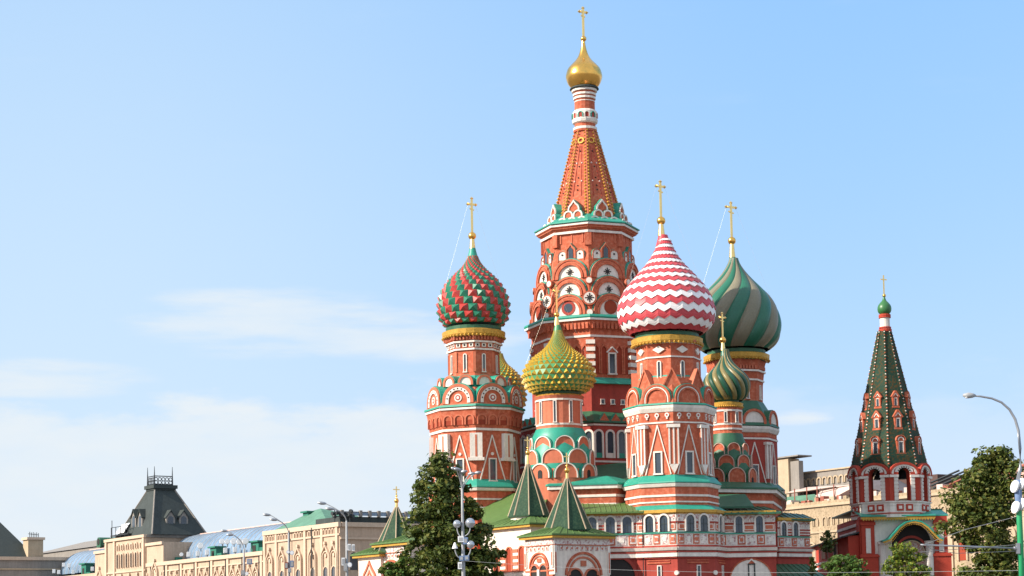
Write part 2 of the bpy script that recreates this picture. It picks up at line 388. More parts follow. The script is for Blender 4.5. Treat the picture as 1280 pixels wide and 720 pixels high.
def dense(prof, step):
    out_ = []
    # Catmull-Rom through the profile, then even steps of arc length
    P = [V((r, z)) for r, z in prof]; P = [P[0]*2-P[1]] + P + [P[-1]*2-P[-2]]
    fine = []
    for i in range(1, len(P)-2):
        for j in range(12):
            u = j/12; a, b, c, d = P[i-1], P[i], P[i+1], P[i+2]
            fine.append(0.5*((2*b)+(c-a)*u+(2*a-5*b+4*c-d)*u*u+(3*b-a-3*c+d)*u**3))
    fine.append(P[-2]); L_ = [0]
    for i in range(1, len(fine)): L_.append(L_[-1]+(fine[i]-fine[i-1]).length)
    return fine, L_
class Curve:
    def __init__(s, prof):
        s.p, s.l = dense(prof, 0); s.len = s.l[-1]
    def at(s, d):
        d = min(max(d, 0), s.len); import bisect
        i = min(max(bisect.bisect_right(s.l, d)-1, 0), len(s.l)-2); k = (d-s.l[i])/max(1e-9, s.l[i+1]-s.l[i])
        q = s.p[i].lerp(s.p[i+1], k); t = (s.p[i+1]-s.p[i]).normalized(); return q.x, q.y, t.y, -t.x   # r, z, normal (nr, nz)
def studs(t, prof, N_, mats, h, style):
    """pyramid studs laid in rows that shrink towards the tip"""
    c = Curve(t.prof(prof, False)); mb = MB(); rows = [0.0]; d = 0.0
    while d < c.len:
        r = c.at(d)[0]; step = max(2*math.pi*r/N_*(0.80 if style == 'diamond' else 0.80), c.len/70); d += step; rows.append(min(d, c.len))
    def P(a, d, off=0.0):
        r, z, nr, nz = c.at(d); r += nr*off; return V((t.X+r*math.sin(a), t.Y-r*math.cos(a), z+nz*off))
    da = 2*math.pi/N_
    base = MB(); pr = [(max(0.02, c.at(d)[0]-0.03), c.at(d)[1]) for d in rows]; mb.lathe(t.X, t.Y, pr, mats[1], N_*2, t.rot, True)
    if style == 'diamond':
        for i in range(len(rows)-1):
            for j in range(N_):
                a = (j + 0.5*(i % 2))*da; q = [P(a-da/2, rows[i], 0.01), P(a+da/2, rows[i], 0.01), P(a+da/2, rows[i+1], 0.01), P(a-da/2, rows[i+1], 0.01)]
                ap = P(a, rows[i]*0.42+rows[i+1]*0.58, h*(q[0]-q[1]).length*1.0); m = mats[(j + (i+(i % 2))//2) % 2]
                mb.add(q+[ap], [(0, 1, 4), (1, 2, 4), (2, 3, 4), (3, 0, 4)], m)
    else:
        for i in range(len(rows)-1):
            for j in range(N_):
                a = (j + 0.5*(i % 2))*da; q = [P(a-da/2, rows[i]), P(a+da/2, rows[i]), P(a, rows[i+1])]
                w = (q[0]-q[1]).length; ap = P(a, rows[i]*0.66+rows[i+1]*0.34, h*w)
                mb.add(q+[ap], [(0, 1, 3), (1, 2, 3), (2, 0, 3)], mats[0])
                if i+1 < len(rows)-0:
                    mb.add([P(a, rows[i+1], 0.004), P(a+da, rows[i+1], 0.004), P(a+da/2, rows[i], 0.004)], [(0, 1, 2)], mats[1])
    return mb
def spiral_dome(t, prof, lobes, twist, mats, bulge, nr=44, sub=6, phase=0.0):
    c = Curve(t.prof(prof, False)); mb = MB(); n = lobes*sub; vs = []
    for i in range(nr+1):
        f = i/nr; r, z, _, _ = c.at(c.len*f); tw = twist*(f**1.15)
        for k in range(n):
            a = phase + 2*math.pi*k/n + tw; x = (k % sub)/sub
            rr = r*(1-bulge + bulge*math.sin(math.pi*x)**0.6); vs.append((t.X+rr*math.sin(a), t.Y-rr*math.cos(a), z))
    fs = []; ms = []
    for i in range(nr):
        for k in range(n):
            fs.append((i*n+k, i*n+(k+1) % n, (i+1)*n+(k+1) % n, (i+1)*n+k)); ms.append(mats[(k//sub) % len(mats)])
    mb.add(vs, fs, ms, False); return mb
def zigzag_dome(t, prof, N_, bands, amp, mats, lip=0.09):
    c = Curve(t.prof(prof, False)); mb = MB(); n = N_*2; lim = [0.0]; d = 0.0
    for i in range(bands): lim.append(c.len*(1-(1-(i+1)/bands)**1.28))
    def P(k, d, off):
        r, z, nr, nz = c.at(d); r = max(0.02, r+nr*off); a = math.pi*2*k/n; return V((t.X+r*math.sin(a), t.Y-r*math.cos(a), z+nz*off))
    for i in range(bands):
        lo, hi = lim[i], lim[i+1]; A0 = amp*c.at(lo)[0]/4.6; A1 = amp*c.at(hi)[0]/4.6
        if i == 0: A0 = 0.05
        o = lip
        for k in range(n):
            k2 = (k+1) % n; s0, s1 = (-1)**k, (-1)**(k+1)
            def ln(s_, lo_, A, base=0.0): return lo_+A*s_
            sub = 3; prev = None
            for q in range(sub+1):
                f = q/sub; off = o*(1-f)+0.0*f
                pa, pb = P(k, (lo+A0*s0)*(1-f)+(hi+A1*s0)*f, off), P(k2, (lo+A0*s1)*(1-f)+(hi+A1*s1)*f, off)
                if prev: mb.add([prev[0], prev[1], pb, pa], [(0, 1, 2, 3)], mats[i % 2])
                else:
                    mb.add([P(k, lo+A0*s0, -0.02), P(k2, lo+A0*s1, -0.02), pb, pa], [(0, 1, 2, 3)], mats[i % 2])
                prev = (pa, pb)
    return mb
def bead_rib(root, parent, p0, p1, side, nb, r, m, core=None, coremat='brick'):
    mb = MB(); p0, p1 = V(p0), V(p1)
    mb.tube([p0, p1], [r*1.1, r*0.8], coremat, 5)
    for i in range(nb):
        f = (i+0.5)/nb; rr = r*(1.25-0.45*f); c = p0.lerp(p1, f)
        mb.octa(c+side*rr*(1 if i % 2 else -1)*1.0, rr*1.25, m)
    return link('bead_rib', mb, root, parent)
# ================================================================== ground
g = MB(); g.add([(-4000, -600, 0), (4000, -600, 0), (4000, 6000, 0), (-4000, 6000, 0)], [(0, 1, 2, 3)], 'paving')
tag(link('ground', g), kind='structure')

# ================================================================== the cathedral
CP = at(735, 700, 200)
ch = empty('cathedral', (CP.x, 200, 0), 'red brick cathedral with many patterned onion domes round a tall tented tower', 'cathedral')
def cpart(name, mb, parent=None): return link(name, mb, ch, parent)
def star(mb, fr, cx, cy, r, d, m='dark'):
    for i in range(4):
        a = math.pi*i/4; k = 1.0 if i % 2 == 0 else 0.8
        mb.bar(fr, (cx-math.cos(a)*r*k, cy-math.sin(a)*r*k), (cx+math.cos(a)*r*k, cy+math.sin(a)*r*k), r*0.24, d-0.03, d+0.002*i, m)
def disc(mb, fr, cx, cy, r, d0, d1, m, n=16): mb.ext(fr, [(cx+r*math.cos(2*math.pi*i/n), cy+r*math.sin(2*math.pi*i/n)) for i in range(n)], d0, d1, m)

# ---- central tented tower ------------------------------------------------
t = T(736, 400, 200, -1.3)
tb = MB()
t.rings(tb, [(72, 640), (72, 412), (79, 399), (79, 397), (70, 395), (70, 380), (64, 345), (60, 322), (56, 310), (56, 287), (64, 280), (64, 277)], 'brick')
t.rings(tb, [(72.4, 640), (72.4, 480)], 'brick_deep')
TW = cpart('tented_tower', tb)
mb = MB()
t.band(mb, 72.2, 417.5, 421, d=1.2); t.band(mb, 79.5, 395.5, 399.5, d=1)
cpart('cornice', mb, TW)
mb = MB(); t.rings(mb, [(80.5, 396.5), (81.5, 394.5), (80.5, 392.5), (69, 391.5)], 'turquoise'); cpart('cornice_roof', mb, TW)
mb = MB(); t.rings(mb, [(72, 479.5), (76.5, 478.5), (75.5, 475.5), (71, 470)], 'turquoise'); cpart('ledge_roof', mb, TW)
for k in FACES:
    if not vis(t.fa(k)): continue
    # corbel table
    mb = MB(); f = t.ff(k, 72, 412); W_ = 72*t.s*0.765; n = 11
    for i in range(n):
        x = -W_/2 + W_*(i+0.5)/n; mb.box(f, x-0.13, x+0.13, 0.02, 0.75, -0.05, 0.42, 'brick'); mb.box(f, x+0.14, x+0.33, 0.1, 0.7, -0.05, 0.02, 'niche')
    cpart('corbel_table', mb, TW)
    # blind pointed niches
    f = t.ff(k, 72, 470)
    for i in range(-2, 3):
        if i == 0: continue
        mb = MB(); g = f.sh(i*W_/5.4, 0.2); o = arch(0.26, 2.5, 'keel'); mb.ext(g, o, -0.05, 0.03, 'niche'); mb.ring(g, arch(0.40, 2.5, 'keel'), o, -0.05, 0.14, 'brick'); cpart('niche', mb, TW)
    win('window', ch, TW, f.sh(0, 0.25), 0.62, 2.0, 0.2, hood=True, d=0.22)
    for i in range(3):
        win('window', ch, TW, t.ff(k, 72.4, 505).sh((i-1)*1.12, 0), 0.3, 0.4, 0.12, d=0.08)
    # three tiers of semicircular gables
    for ti, (yb, yt, Rr) in enumerate(((393.5, 367, 72.5), (369.5, 345, 68.5), (347.5, 323, 64.5))):
        fr = t.ff(k, Rr, yb); h = t.z(yt, Rr*0.9)-t.z(yb, Rr*0.9); r = 22.5*t.s; st = max(0.02, h-r)
        def ex(mb, fr, r, st, ti=ti, k=k):
            if ti == 0:
                if k % 2: disc(mb, fr, 0, r*0.42, r*0.40, 0, 0.05, 'brick_deep'); disc(mb, fr, 0, r*0.42, r*0.25, 0, 0.07, 'glass')
                else: disc(mb, fr, 0, r*0.42, r*0.38, 0, 0.06, 'niche')
            else: star(mb, fr, 0, st+r*0.28, r*0.22, 0.05)
        mould_gable('round_gable', ch, TW, fr, r, st, 'round', 1.5, ((1.0, 0.90, 0.16, 'brick'), (0.89, 0.80, 0.09, 'brick_pale'), (0.79, 0.66, 0.2, 'brick')), 'white', 'turquoise', ex)
    # medallions at the corners between the gables
    for yb, rr, Rr in ((372, 9.0, 73), (350, 4.5, 69), (390, 4.5, 74)):
        mb = MB(); f = t.fv(k, Rr, yb); disc(mb, f, 0, 0, rr*t.s, -0.9, 0.0, 'brick', 20); disc(mb, f, 0, 0, rr*t.s*0.78, -0.1, 0.04, 'white', 20)
        if rr > 8: star(mb, f, 0, 0, rr*t.s*0.62, 0.07)
        cpart('medallion', mb, TW)
    # little niches under the upper cornice
    for x in (-1, 1):
        def ex2(mb, fr, r, st): disc(mb, fr, 0, st+0.05, 0.10, 0, 0.06, 'dark', 8)
        mould_gable('niche_gable', ch, TW, t.ff(k, 60, 325.5).sh(x*11.5*t.s, 0), 6.2*t.s, 8*t.s, 'round', 0.5, ((1.0, 0.80, 0.08, 'brick'),), 'white', 'turquoise', ex2)
    def ex3(mb, fr, r, st): mb.ext(fr, arch(r*0.45, st+0.1, 'keel', 8), 0, 0.05, 'glass')
    mould_gable('keel_gable', ch, TW, t.ff(k, 60.5, 322).sh(0, 0), 6.6*t.s, 8.5*t.s, 'keel', 0.9, ((1.0, 0.76, 0.10, 'brick_pale'),), 'brick', 'turquoise', ex3)
    f = t.fv(k, 56, 306)
    mb = MB(); mb.box(f, -0.35, 0.35, 0, 1.3, -0.3, 0.18, 'brick'); cpart('pilaster', mb, TW)
    f = t.ff(k, 56, 303); mb = MB(); W3 = 56*t.s*0.765; hh = 13*t.s
    mb.ring(f, [(-W3*0.36, 0), (-W3*0.36, hh), (W3*0.36, hh), (W3*0.36, 0)], [(-W3*0.32, 0.0), (-W3*0.32, hh-0.14), (W3*0.32, hh-0.14), (W3*0.32, 0.0)], -0.05, 0.07, 'brick_pale'); mb.box(f, -0.06, 0.06, 0, hh-0.15, -0.05, 0.06, 'brick_pale'); cpart('panel_frame', mb, TW)
    # rusticated quoins on the body
    f = t.fv(k, 72, 470); H = t.z(422, 72)-t.z(470, 72)
    mb = MB()
    mb.box(f, -0.36, 0.36, 0, H, -0.5, 0.10, 'brick')
    for i in range(5):
        y = H*(0.08+0.19*i); mb.box(f, -0.46, 0.46, y, y+H*0.105, -0.5, 0.22, 'white')
    cpart('quoin', mb, TW)
mb = MB()
t.band(mb, 57.5, 286, 290, d=1.5); t.rings(mb, [(62, 279.6), (64.5, 279.2), (64.5, 276.5), (60, 276.2)], 'white'); t.rings(mb, [(59, 283.5), (62, 282.5), (62.5, 279.7), (58, 279.5)], 'brick_pale')
cpart('cornice', mb, TW)
mb = MB(); t.rings(mb, [(64, 276.2), (66.5, 275.2), (66, 274), (42, 266)], 'turquoise'); cpart('cornice_roof', mb, TW)
# tent
mb = MB(); t2 = T(733.2, 220, 200, -1.3)
zt0, zt1, rt0, rt1 = t2.z(268, 40), t2.z(162, 12), 42.5*t2.s, 13.2*t2.s
mb.lathe(t2.X, t2.Y, [(rt0, zt0), (rt1, zt1)], 'brick', 8, t2.rot)
TENT = cpart('tent_roof', mb, TW)
for k in FACES:
    a = t2.va(k)
    if vis(a):
        n = V((math.sin(a), -math.cos(a), 0)); u = V((math.cos(a), math.sin(a), 0))
        mb = MB(); p0 = V((t2.X, t2.Y, zt0))+n*rt0; p1 = V((t2.X, t2.Y, zt1))+n*rt1
        mb.tube([p0, p1], [0.13, 0.09], 'brick_pale', 6)
        for i in range(27):
            f = (i+0.5)/27; c = p0.lerp(p1, f)+n*0.06; rr = 0.20-0.07*f
            for s_ in (-1, 1): mb.octa(c+u*rr*1.15*s_+V((0, 0, 0.12*s_)), rr*0.85, 'gold_trim')
        link('beaded_rib', mb, ch, TW)
    a = t2.fa(k)
    if not vis(a): continue
    f = t2.slope(a, rt0, zt0, rt1, zt1); Ls = (zt1-zt0)
    mb = MB(); rnd = random.Random(k)
    for (x, y) in ((-0.5, 3.9), (0.5, 3.9), (0, 3.4), (0, 4.3), (-0.35, 6.0), (0.35, 6.0), (0, 5.6), (0, 2.9), (0.0, 7.4)):
        q = f.P(x*0.8, y, 0.03); mb.octa(q, 0.11, 'dark' if (x == 0) else 'white'); 
    mb.bar(f, (-0.95*0.5, 2.2), (-0.1, 8.0), 0.05, -0.02, 0.05, 'brick_deep'); mb.bar(f, (0.95*0.5, 2.2), (0.1, 8.0), 0.05, -0.02, 0.05, 'brick_deep')
    cpart('tile_ornament', mb, TENT)
    # gold rosettes at the very top
    mb = MB(); fT = f.sh(0, f.v.dot(V((0, 0, zt1-zt0)))-0.75, 0.05)
    mb.ring(fT, [(0.36*math.cos(x*math.pi/6), 0.36*math.sin(x*math.pi/6)) for x in range(13)], [(0.22*math.cos(x*math.pi/6), 0.22*math.sin(x*math.pi/6)) for x in range(13)], -0.02, 0.1, 'gold_trim'); cpart('rosette', mb, TENT)
    # kokoshniks round the foot of the tent: 3 + 2 + a keel
    wr = ((1.0, 0.70, 0.08, 'white'),)
    for x in (-1, 0, 1): mould_gable('foot_gable', ch, TW, t2.ff(k, 56.5, 278.8).sh(x*12.6*t2.s, 0), 6.2*t2.s, 0.2, 'round', 0.8, wr, 'brick', 'turquoise')
    for x in (-.5, .5): mould_gable('foot_gable', ch, TW, t2.ff(k, 52, 270.5).sh(x*12.6*t2.s, 0), 6.2*t2.s, 0.2, 'round', 0.8, wr, 'brick', 'turquoise')
    mould_gable('keel_gable', ch, TW, t2.ff(k, 49, 263.5), 7.6*t2.s, 0.25, 'keel', 1.1, ((1.0, 0.76, 0.10, 'white'),), 'brick', 'turquoise')
# neck
t3 = T(731, 140, 200, 1.5); mb = MB()
t3.rings(mb, [(14.5, 166), (15, 162), (13, 160.5), (12.6, 125), (13, 124), (13.5, 113)], 'brick', 16, False)
NECK = cpart('neck', mb, TW)
mb = MB()
for y0, y1, r in ((113, 115.5, 16), (118, 120.5, 14.5), (122.5, 125, 14), (127.5, 128.5, 13), (160.5, 163.5, 15)): t3.rings(mb, [(r-1.5, y1), (r, y1), (r, y0), (r-1.5, y0)], 'white', 16, False)
cpart('band', mb, NECK)
mb = MB(); t3.rings(mb, [(12.5, 156), (15.5, 154.5), (16.3, 151), (15.6, 149.5), (15.2, 141), (13.5, 139), (12.5, 138.5)], 'white', 16, False); AR = cpart('arcade_ring', mb, NECK)
for i in range(12):
    a = math.pi/6*i+t3.rot+0.1
    if vis(a, -0.1):
        mb = MB(); f = t3.fr(a, 15.3*t3.s, t3.z(149.5)); mb.ext(f, arch(0.19, 0.33), -0.2, 0.03, 'brick_deep'); mb.ring(f, arch(0.27, 0.33), arch(0.2, 0.33), -0.2, 0.09, 'turquoise' if i % 2 else 'white'); cpart('arch', mb, AR)
mb = MB(); t3.rings(mb, [(17, 112.6), (18.3, 112), (17.6, 110.4), (14, 109.6)], 'mansard', 24, False); cpart('eave', mb, TW)
t4 = T(730, 95, 200, 1.5); c = Curve(t4.prof([(15.5, 110.5), (20, 105), (22.6, 98), (22.6, 94), (20.5, 87), (16.5, 82), (12, 77.5), (8, 72.5), (5.4, 67), (3.4, 60), (2.2, 53), (1.8, 49)], False)); mb = MB()
mb.lathe(t4.X, t4.Y, [c.at(c.len*i/40)[:2] for i in range(41)], 'gold', 32, smooth=True); cpart('dome', mb, TW)
t5 = T(729, 30, 200); cross(ch, TW, t5, 10, 15, 47, 5.2, 0.11, (48.5, 3.7), [(1.8, 54), (1.6, 46)])

# ---- generic pieces of a chapel tower --------------------------------------
def chevron(mb, f, w, h, d=0.10, m='white', bw=0.11):
    mb.bar(f, (-w/2, 0), (0, h), bw, -0.05, d, m); mb.bar(f, (w/2, 0), (0, h), bw, -0.05, d+0.004, m)
def gold_ring(tt, TW, r, y0, y1, n=24):
    yo = y0; y0 += (y1-y0)*0.18
    mb = MB(); tt.rings(mb, [(r-5.5, y1+1), (r-4.5, yo-2.5)], 'dark_roof', n); cpart('collar', mb, TW)  # filler under the dome, dark green to paint in the shadow there
    mb = MB(); tt.rings(mb, [(r-4, y1), (r-1.5, y1), (r, y1-(y1-y0)*0.35), (r+0.5, y0+0.8), (r-2, y0), (r-5, y0)], 'gold_trim', n)
    for i in range(n*2):
        a = math.pi*i/n
        if vis(a, -0.2): mb.octa(V((tt.X, tt.Y, tt.z(y1-0.8, r)))+V((math.sin(a), -math.cos(a), 0))*(r-0.6)*tt.s, 0.16, 'gold_trim')
    return cpart('crown_ring', mb, TW)

# ---- left tower: red and green studded dome -------------------------------
t = T(594, 540, 194, 2.0); mb = MB()
t.rings(mb, [(59, 720), (59, 613), (57, 603), (55.5, 603), (55.5, 538), (57, 533), (60, 513), (61, 511), (61, 504.5), (40, 478), (32.5, 466), (32, 437), (33.5, 430), (36, 421), (37.5, 418)], 'brick')
A = cpart('chapel_tower', mb)
mb = MB(); t.band(mb, 56, 534, 538, d=1.2); t.band(mb, 61, 507.5, 511, d=1); t.band(mb, 33, 434, 437, d=1.2); t.band(mb, 35, 424.5, 427.5, d=1.2); cpart('cornice', mb, A)
mb = MB(); t.rings(mb, [(60, 507.6), (63.5, 506.8), (63, 504.5), (58, 503.5), (33, 467)], 'turquoise'); cpart('cornice_roof', mb, A)
mb = MB(); t.rings(mb, [(58, 610), (64, 608.5), (63.5, 607), (55, 598)], 'turquoise'); t.rings(mb, [(57, 614), (62, 612.6), (63.3, 609.3), (57, 609)], 'white'); cpart('skirt_roof', mb, A)
mb = MB(); t.band(mb, 59.2, 622, 625, d=1); t.band(mb, 59.2, 633, 635.5, d=1); cpart('band', mb, A)
for k in FACES:
    if not vis(t.fa(k)): continue
    W_ = 55.5*t.s*0.765
    f = t.ff(k, 55.5, 602); H = t.z(540, 52)-t.z(602, 52)
    mb = MB(); chevron(mb, f, W_*0.80, H*0.94); cpart('chevron_moulding', mb, A)
    win('window', ch, A, f.sh(0, 0.12), 0.62, 2.1, 0.17)
    mb = MB(); disc(mb, f, 0, H*0.56, 0.16, -0.05, 0.1, 'white', 10); cpart('boss', mb, A)
    f = t.fv(k, 55.5, 572); mb = MB(); mb.box(f, -0.62, 0.62, 0, t.z(541, 55)-t.z(572, 55), -0.6, 0.14, 'white'); mb.box(f, -0.10, 0.10, 0.1, 2.3, 0.1, 0.16, 'brick_pale'); mb.box(f, -0.8, 0.8, -0.28, 0.02, -0.6, 0.22, 'white'); cpart('pilaster', mb, A)
    f = t.ff(k, 57, 531.5); W2 = 58*t.s*0.765
    for i in (-1, 0, 1):
        mb = MB(); v = f.sh(i*W2/3.1, 0.05); o = arch(0.36, 0.55); mb.ext(v, o, -0.05, 0.10, 'niche'); mb.ring(v, arch(0.52, 0.55), arch(0.37, 0.55), -0.05, 0.24, 'brick_pale'); cpart('blind_arch', mb, A)
    def bull(mb, fr, r, st):
        for i in range(9):
            a = math.pi*(i+0.5)/9; disc(mb, fr, r*0.70*math.cos(a), st+r*0.70*math.sin(a), r*0.05, 0.0, 0.14, 'dark', 6)
        disc(mb, fr, 0, st+r*0.15, r*0.24, 0, 0.08, 'white', 18); disc(mb, fr, 0, st+r*0.15, r*0.16, 0, 0.10, 'brick_deep', 14); disc(mb, fr, 0, st+r*0.15, r*0.09, 0, 0.12, 'white', 10)
    mould_gable('round_gable', ch, A, t.ff(k, 59.5, 503.5), 20.5*t.s, 0.30, 'round', 2.2, ((1.0, 0.82, 0.12, 'brick_pale'), (0.80, 0.60, 0.12, 'white')), 'brick', 'turquoise', bull)
    f = t.ff(k, 32, 465.5); win('window', ch, A, f.sh(0, 0.1), 0.22, 1.75, 0.13, True, d=0.12)
    f = t.fv(k, 32, 464); mb = MB(); mb.box(f, -0.14, 0.14, 0, 2.0, -0.3, 0.07, 'brick_pale'); cpart('pilaster', mb, A)
    f = t.ff(k, 33.5, 434)
    mb = MB(); [mb.box(f, x-0.10, x+0.10, 0.14, 0.34, -0.1, 0.06, 'dark') for x in (-0.7, 0, 0.7)]; [mb.box(f, x-0.22, x+0.22, 0.05, 0.44, -0.1, 0.045, 'white') for x in (-0.7, 0, 0.7)]; cpart('square_panel', mb, A)
    mb = MB(); f = t.ff(k, 36, 424)
    for i in range(7): mb.box(f, -1.05+i*0.35-0.09, -1.05+i*0.35+0.09, 0, 0.42, -0.3, 0.16, 'brick_pale')
    cpart('corbel_table', mb, A)
for i in range(12):
    a = t.rot+math.pi/6*(i+0.5)
    if vis(a): mould_gable('small_gable', ch, A, t.fr(a, 45*t.s, t.z(481, 43)), 9.6*t.s, 0.25, 'round', 1.3, ((1.0, 0.70, 0.10, 'brick_pale'),), 'white', 'turquoise')
gold_ring(t, A, 39.5, 407.5, 418.5)
ta = T(592, 390, 194, 4.0)
mb = studs(ta, [(34, 407.5), (39, 402.5), (42.2, 396), (43.4, 388), (43.2, 381), (41.5, 373), (37.5, 363), (31.5, 354), (24, 345.5), (17.5, 339), (12.5, 333), (8.5, 326.5), (6.3, 320.5)], 24, ('dome_red', 'dome_stud'), 0.36, 'diamond')
D = cpart('dome', mb, A); mb = MB(); ta.rings(mb, [(6.5, 321), (5, 316), (3.6, 310)], 'turquoise', 16, False, True); cpart('dome_tip', mb, D)
cross(ch, A, T(590, 280, 194), 248, 255.5, 292, 5.6, 0.10, (295, 5.0), [(3.8, 311), (2.6, 299)], [(70, (40, 372)), (15, (36, 362))])

# ---- front tower: red and white zigzag dome -------------------------------
t = T(838.5, 560, 184, -0.7); mb = MB()
t.rings(mb, [(58, 640), (58, 605), (53.5, 603), (53.5, 528), (55, 515), (57, 511), (57, 504), (45, 478), (41, 470), (40, 470), (40, 434), (42, 427)], 'brick')
B = cpart('chapel_tower', mb)
mb = MB(); t.band(mb, 53.6, 526, 528.5, d=1.2); t.rings(mb, [(53, 515.5), (56, 514), (58.3, 509), (58.8, 505.5), (50, 505)], 'white'); t.band(mb, 40.3, 443.8, 446.3, d=1); t.band(mb, 41.4, 426, 428.5, d=1.2); cpart('cornice', mb, B)
mb = MB(); t.rings(mb, [(56, 505.2), (59.5, 504.6), (59, 503), (54, 502), (40, 468)], 'turquoise'); cpart('cornice_roof', mb, B)
mb = MB(); t.rings(mb, [(56, 604), (62.5, 602.5), (62, 601), (53, 592.5)], 'turquoise'); t.rings(mb, [(56, 609), (60, 607.5), (62, 603.3), (56, 603)], 'white'); cpart('skirt_roof', mb, B)
mb = MB(); t.band(mb, 58.2, 617, 620.5, d=1); t.band(mb, 58.2, 625.5, 628, d=0.8); cpart('band', mb, B)
for k in FACES:
    if not vis(t.fa(k)): continue
    W_ = 53.5*t.s*0.765; f = t.ff(k, 53.5, 592.8); H = t.z(529, 50)-t.z(592.8, 50)
    mb = MB(); chevron(mb, f, W_*0.80, H*0.97, bw=0.10); cpart('chevron_moulding', mb, B)
    mb = MB(); mb.ext(f, [(-W_*0.30, H*0.02), (W_*0.30, H*0.02), (0, H*0.80)], -0.05, 0.012, 'brick_pale'); cpart('panel', mb, B)
    win('window', ch, B, f.sh(0, 0.12), 0.60, 1.95, 0.20)
    f = t.fv(k, 53.5, 580); mb = MB(); h = t.z(530, 53)-t.z(580, 53)
    for x in (-0.42, 0.0, 0.42): mb.box(f, x-0.07, x+0.07, 0, h, -0.7, 0.16, 'white')
    mb.box(f, -0.62, 0.62, h-0.32, h, -0.7, 0.24, 'white'); mb.box(f, -0.5, 0.5, 0, h, -0.7, 0.09, 'brick_pale'); mb.ext(f, [(-0.45, 0), (0.45, 0), (0, -0.9)], -0.7, 0.14, 'white'); cpart('pilaster', mb, B)
    f = t.ff(k, 54.5, 524)
    for i in (-1, 0, 1):
        mb = MB(); x = i*W_/3.15
        disc(mb, f, x, 0.40, 0.22, -0.05, 0.10, 'white', 10); disc(mb, f, x, 0.40, 0.10, -0.05, 0.12, 'brick_deep', 8); mb.box(f, x-0.07, x+0.07, 0.02, 0.2, -0.05, 0.1, 'white'); cpart('frieze_ornament', mb, B)
    mould_gable('round_gable', ch, B, t.ff(k, 55, 503), 18.3*t.s, 0.35, 'round', 1.6, ((1.0, 0.86, 0.13, 'brick'), (0.84, 0.76, 0.09, 'white'), (0.74, 0.64, 0.14, 'brick')), 'brick', 'turquoise')
    f = t.fv(k, 46, 486); r = 12.5*t.s; H2 = (486-460)*t.s
    mb = MB(); mb.ext(f, [(-r, 0), (r, 0), (0, H2)], -0.75, 0, 'brick', 'turquoise'); mb.bar(f, (-r, 0.05), (0, H2), 0.12, -0.8, 0.10, 'brick_pale'); mb.bar(f, (r, 0.05), (0, H2), 0.12, -0.8, 0.105, 'brick_pale'); cpart('pointed_gable', mb, B)
    f = t.ff(k, 40, 476); win('window', ch, B, f.sh(0, 0.12), 0.24, 1.75, 0.14, True, d=0.12)
    f = t.ff(k, 41, 436.5); mb = MB(); mb.ext(f, [(-0.62, 0), (0, -0.36), (0.62, 0), (0, 0.36)], -0.1, 0.08, 'white'); cpart('lozenge', mb, B)
    mb = MB(); f = t.ff(k, 42.5, 428)
    for i in range(9): mb.box(f, -1.2+i*0.3-0.08, -1.2+i*0.3+0.08, 0.04, 0.30, -0.3, 0.14, 'brick_pale')
    cpart('corbel_table', mb, B)
td = T(833, 400, 184, 0); gold_ring(td, B, 44.5, 415.5, 427.5)
mb = zigzag_dome(td, [(45, 417.5), (53, 411.5), (58.5, 404), (60.6, 395), (60.5, 387), (58, 377), (52, 364.5), (44, 354), (34, 342.5), (26, 334), (19, 325), (13.5, 316), (9.5, 307), (7.2, 299)], 25, 20, 0.17, ('dome_rose', 'dome_white'))
D = cpart('dome', mb, B); tt = T(829, 300, 184); mb = MB(); tt.rings(mb, [(10, 310), (7.6, 301), (5.6, 294)], 'dome_rose', 16, False, True); cpart('dome_tip', mb, D)
cross(ch, B, T(826, 260, 184), 227, 233, 272, 6.2, 0.10, (276, 5.4), [(4.6, 295), (2.8, 280)], [(60, (57, 372)), (12, (50, 352))])

# ---- rear right tower: twisted green and grey dome --------------------------
t = T(922, 540, 212, -3.0); mb = MB()
t.rings(mb, [(52, 650), (52, 612), (48.5, 610), (48.5, 540), (50, 533), (47, 529), (34, 503), (32.5, 500), (33, 480), (36, 455), (38, 447)], 'brick')
t.rings(mb, [(48.8, 606), (48.8, 545)], 'brick_deep')
C = cpart('chapel_tower', mb)
mb = MB(); t.rings(mb, [(47, 541), (50, 539.5), (52, 535), (52, 532), (46, 531.5)], 'white'); t.band(mb, 48.6, 546, 549, d=1.2); t.band(mb, 34, 472, 475, d=1.2); t.band(mb, 36, 460.5, 463.5, d=1.2); cpart('cornice', mb, C)
mb = MB(); t.rings(mb, [(50, 531.8), (52.5, 531), (52, 529.6), (33, 500)], 'dark_roof'); cpart('cornice_roof', mb, C)
mb = MB(); t.rings(mb, [(52, 612), (57, 610.5), (56.5, 609), (48, 602)], 'dark_roof'); t.rings(mb, [(52, 616), (55, 615), (56.6, 611.2), (52, 611)], 'white'); cpart('skirt_roof', mb, C)
mb = MB(); t.band(mb, 52.2, 623, 626, d=1); t.band(mb, 52.2, 636, 639, d=1); cpart('band', mb, C)
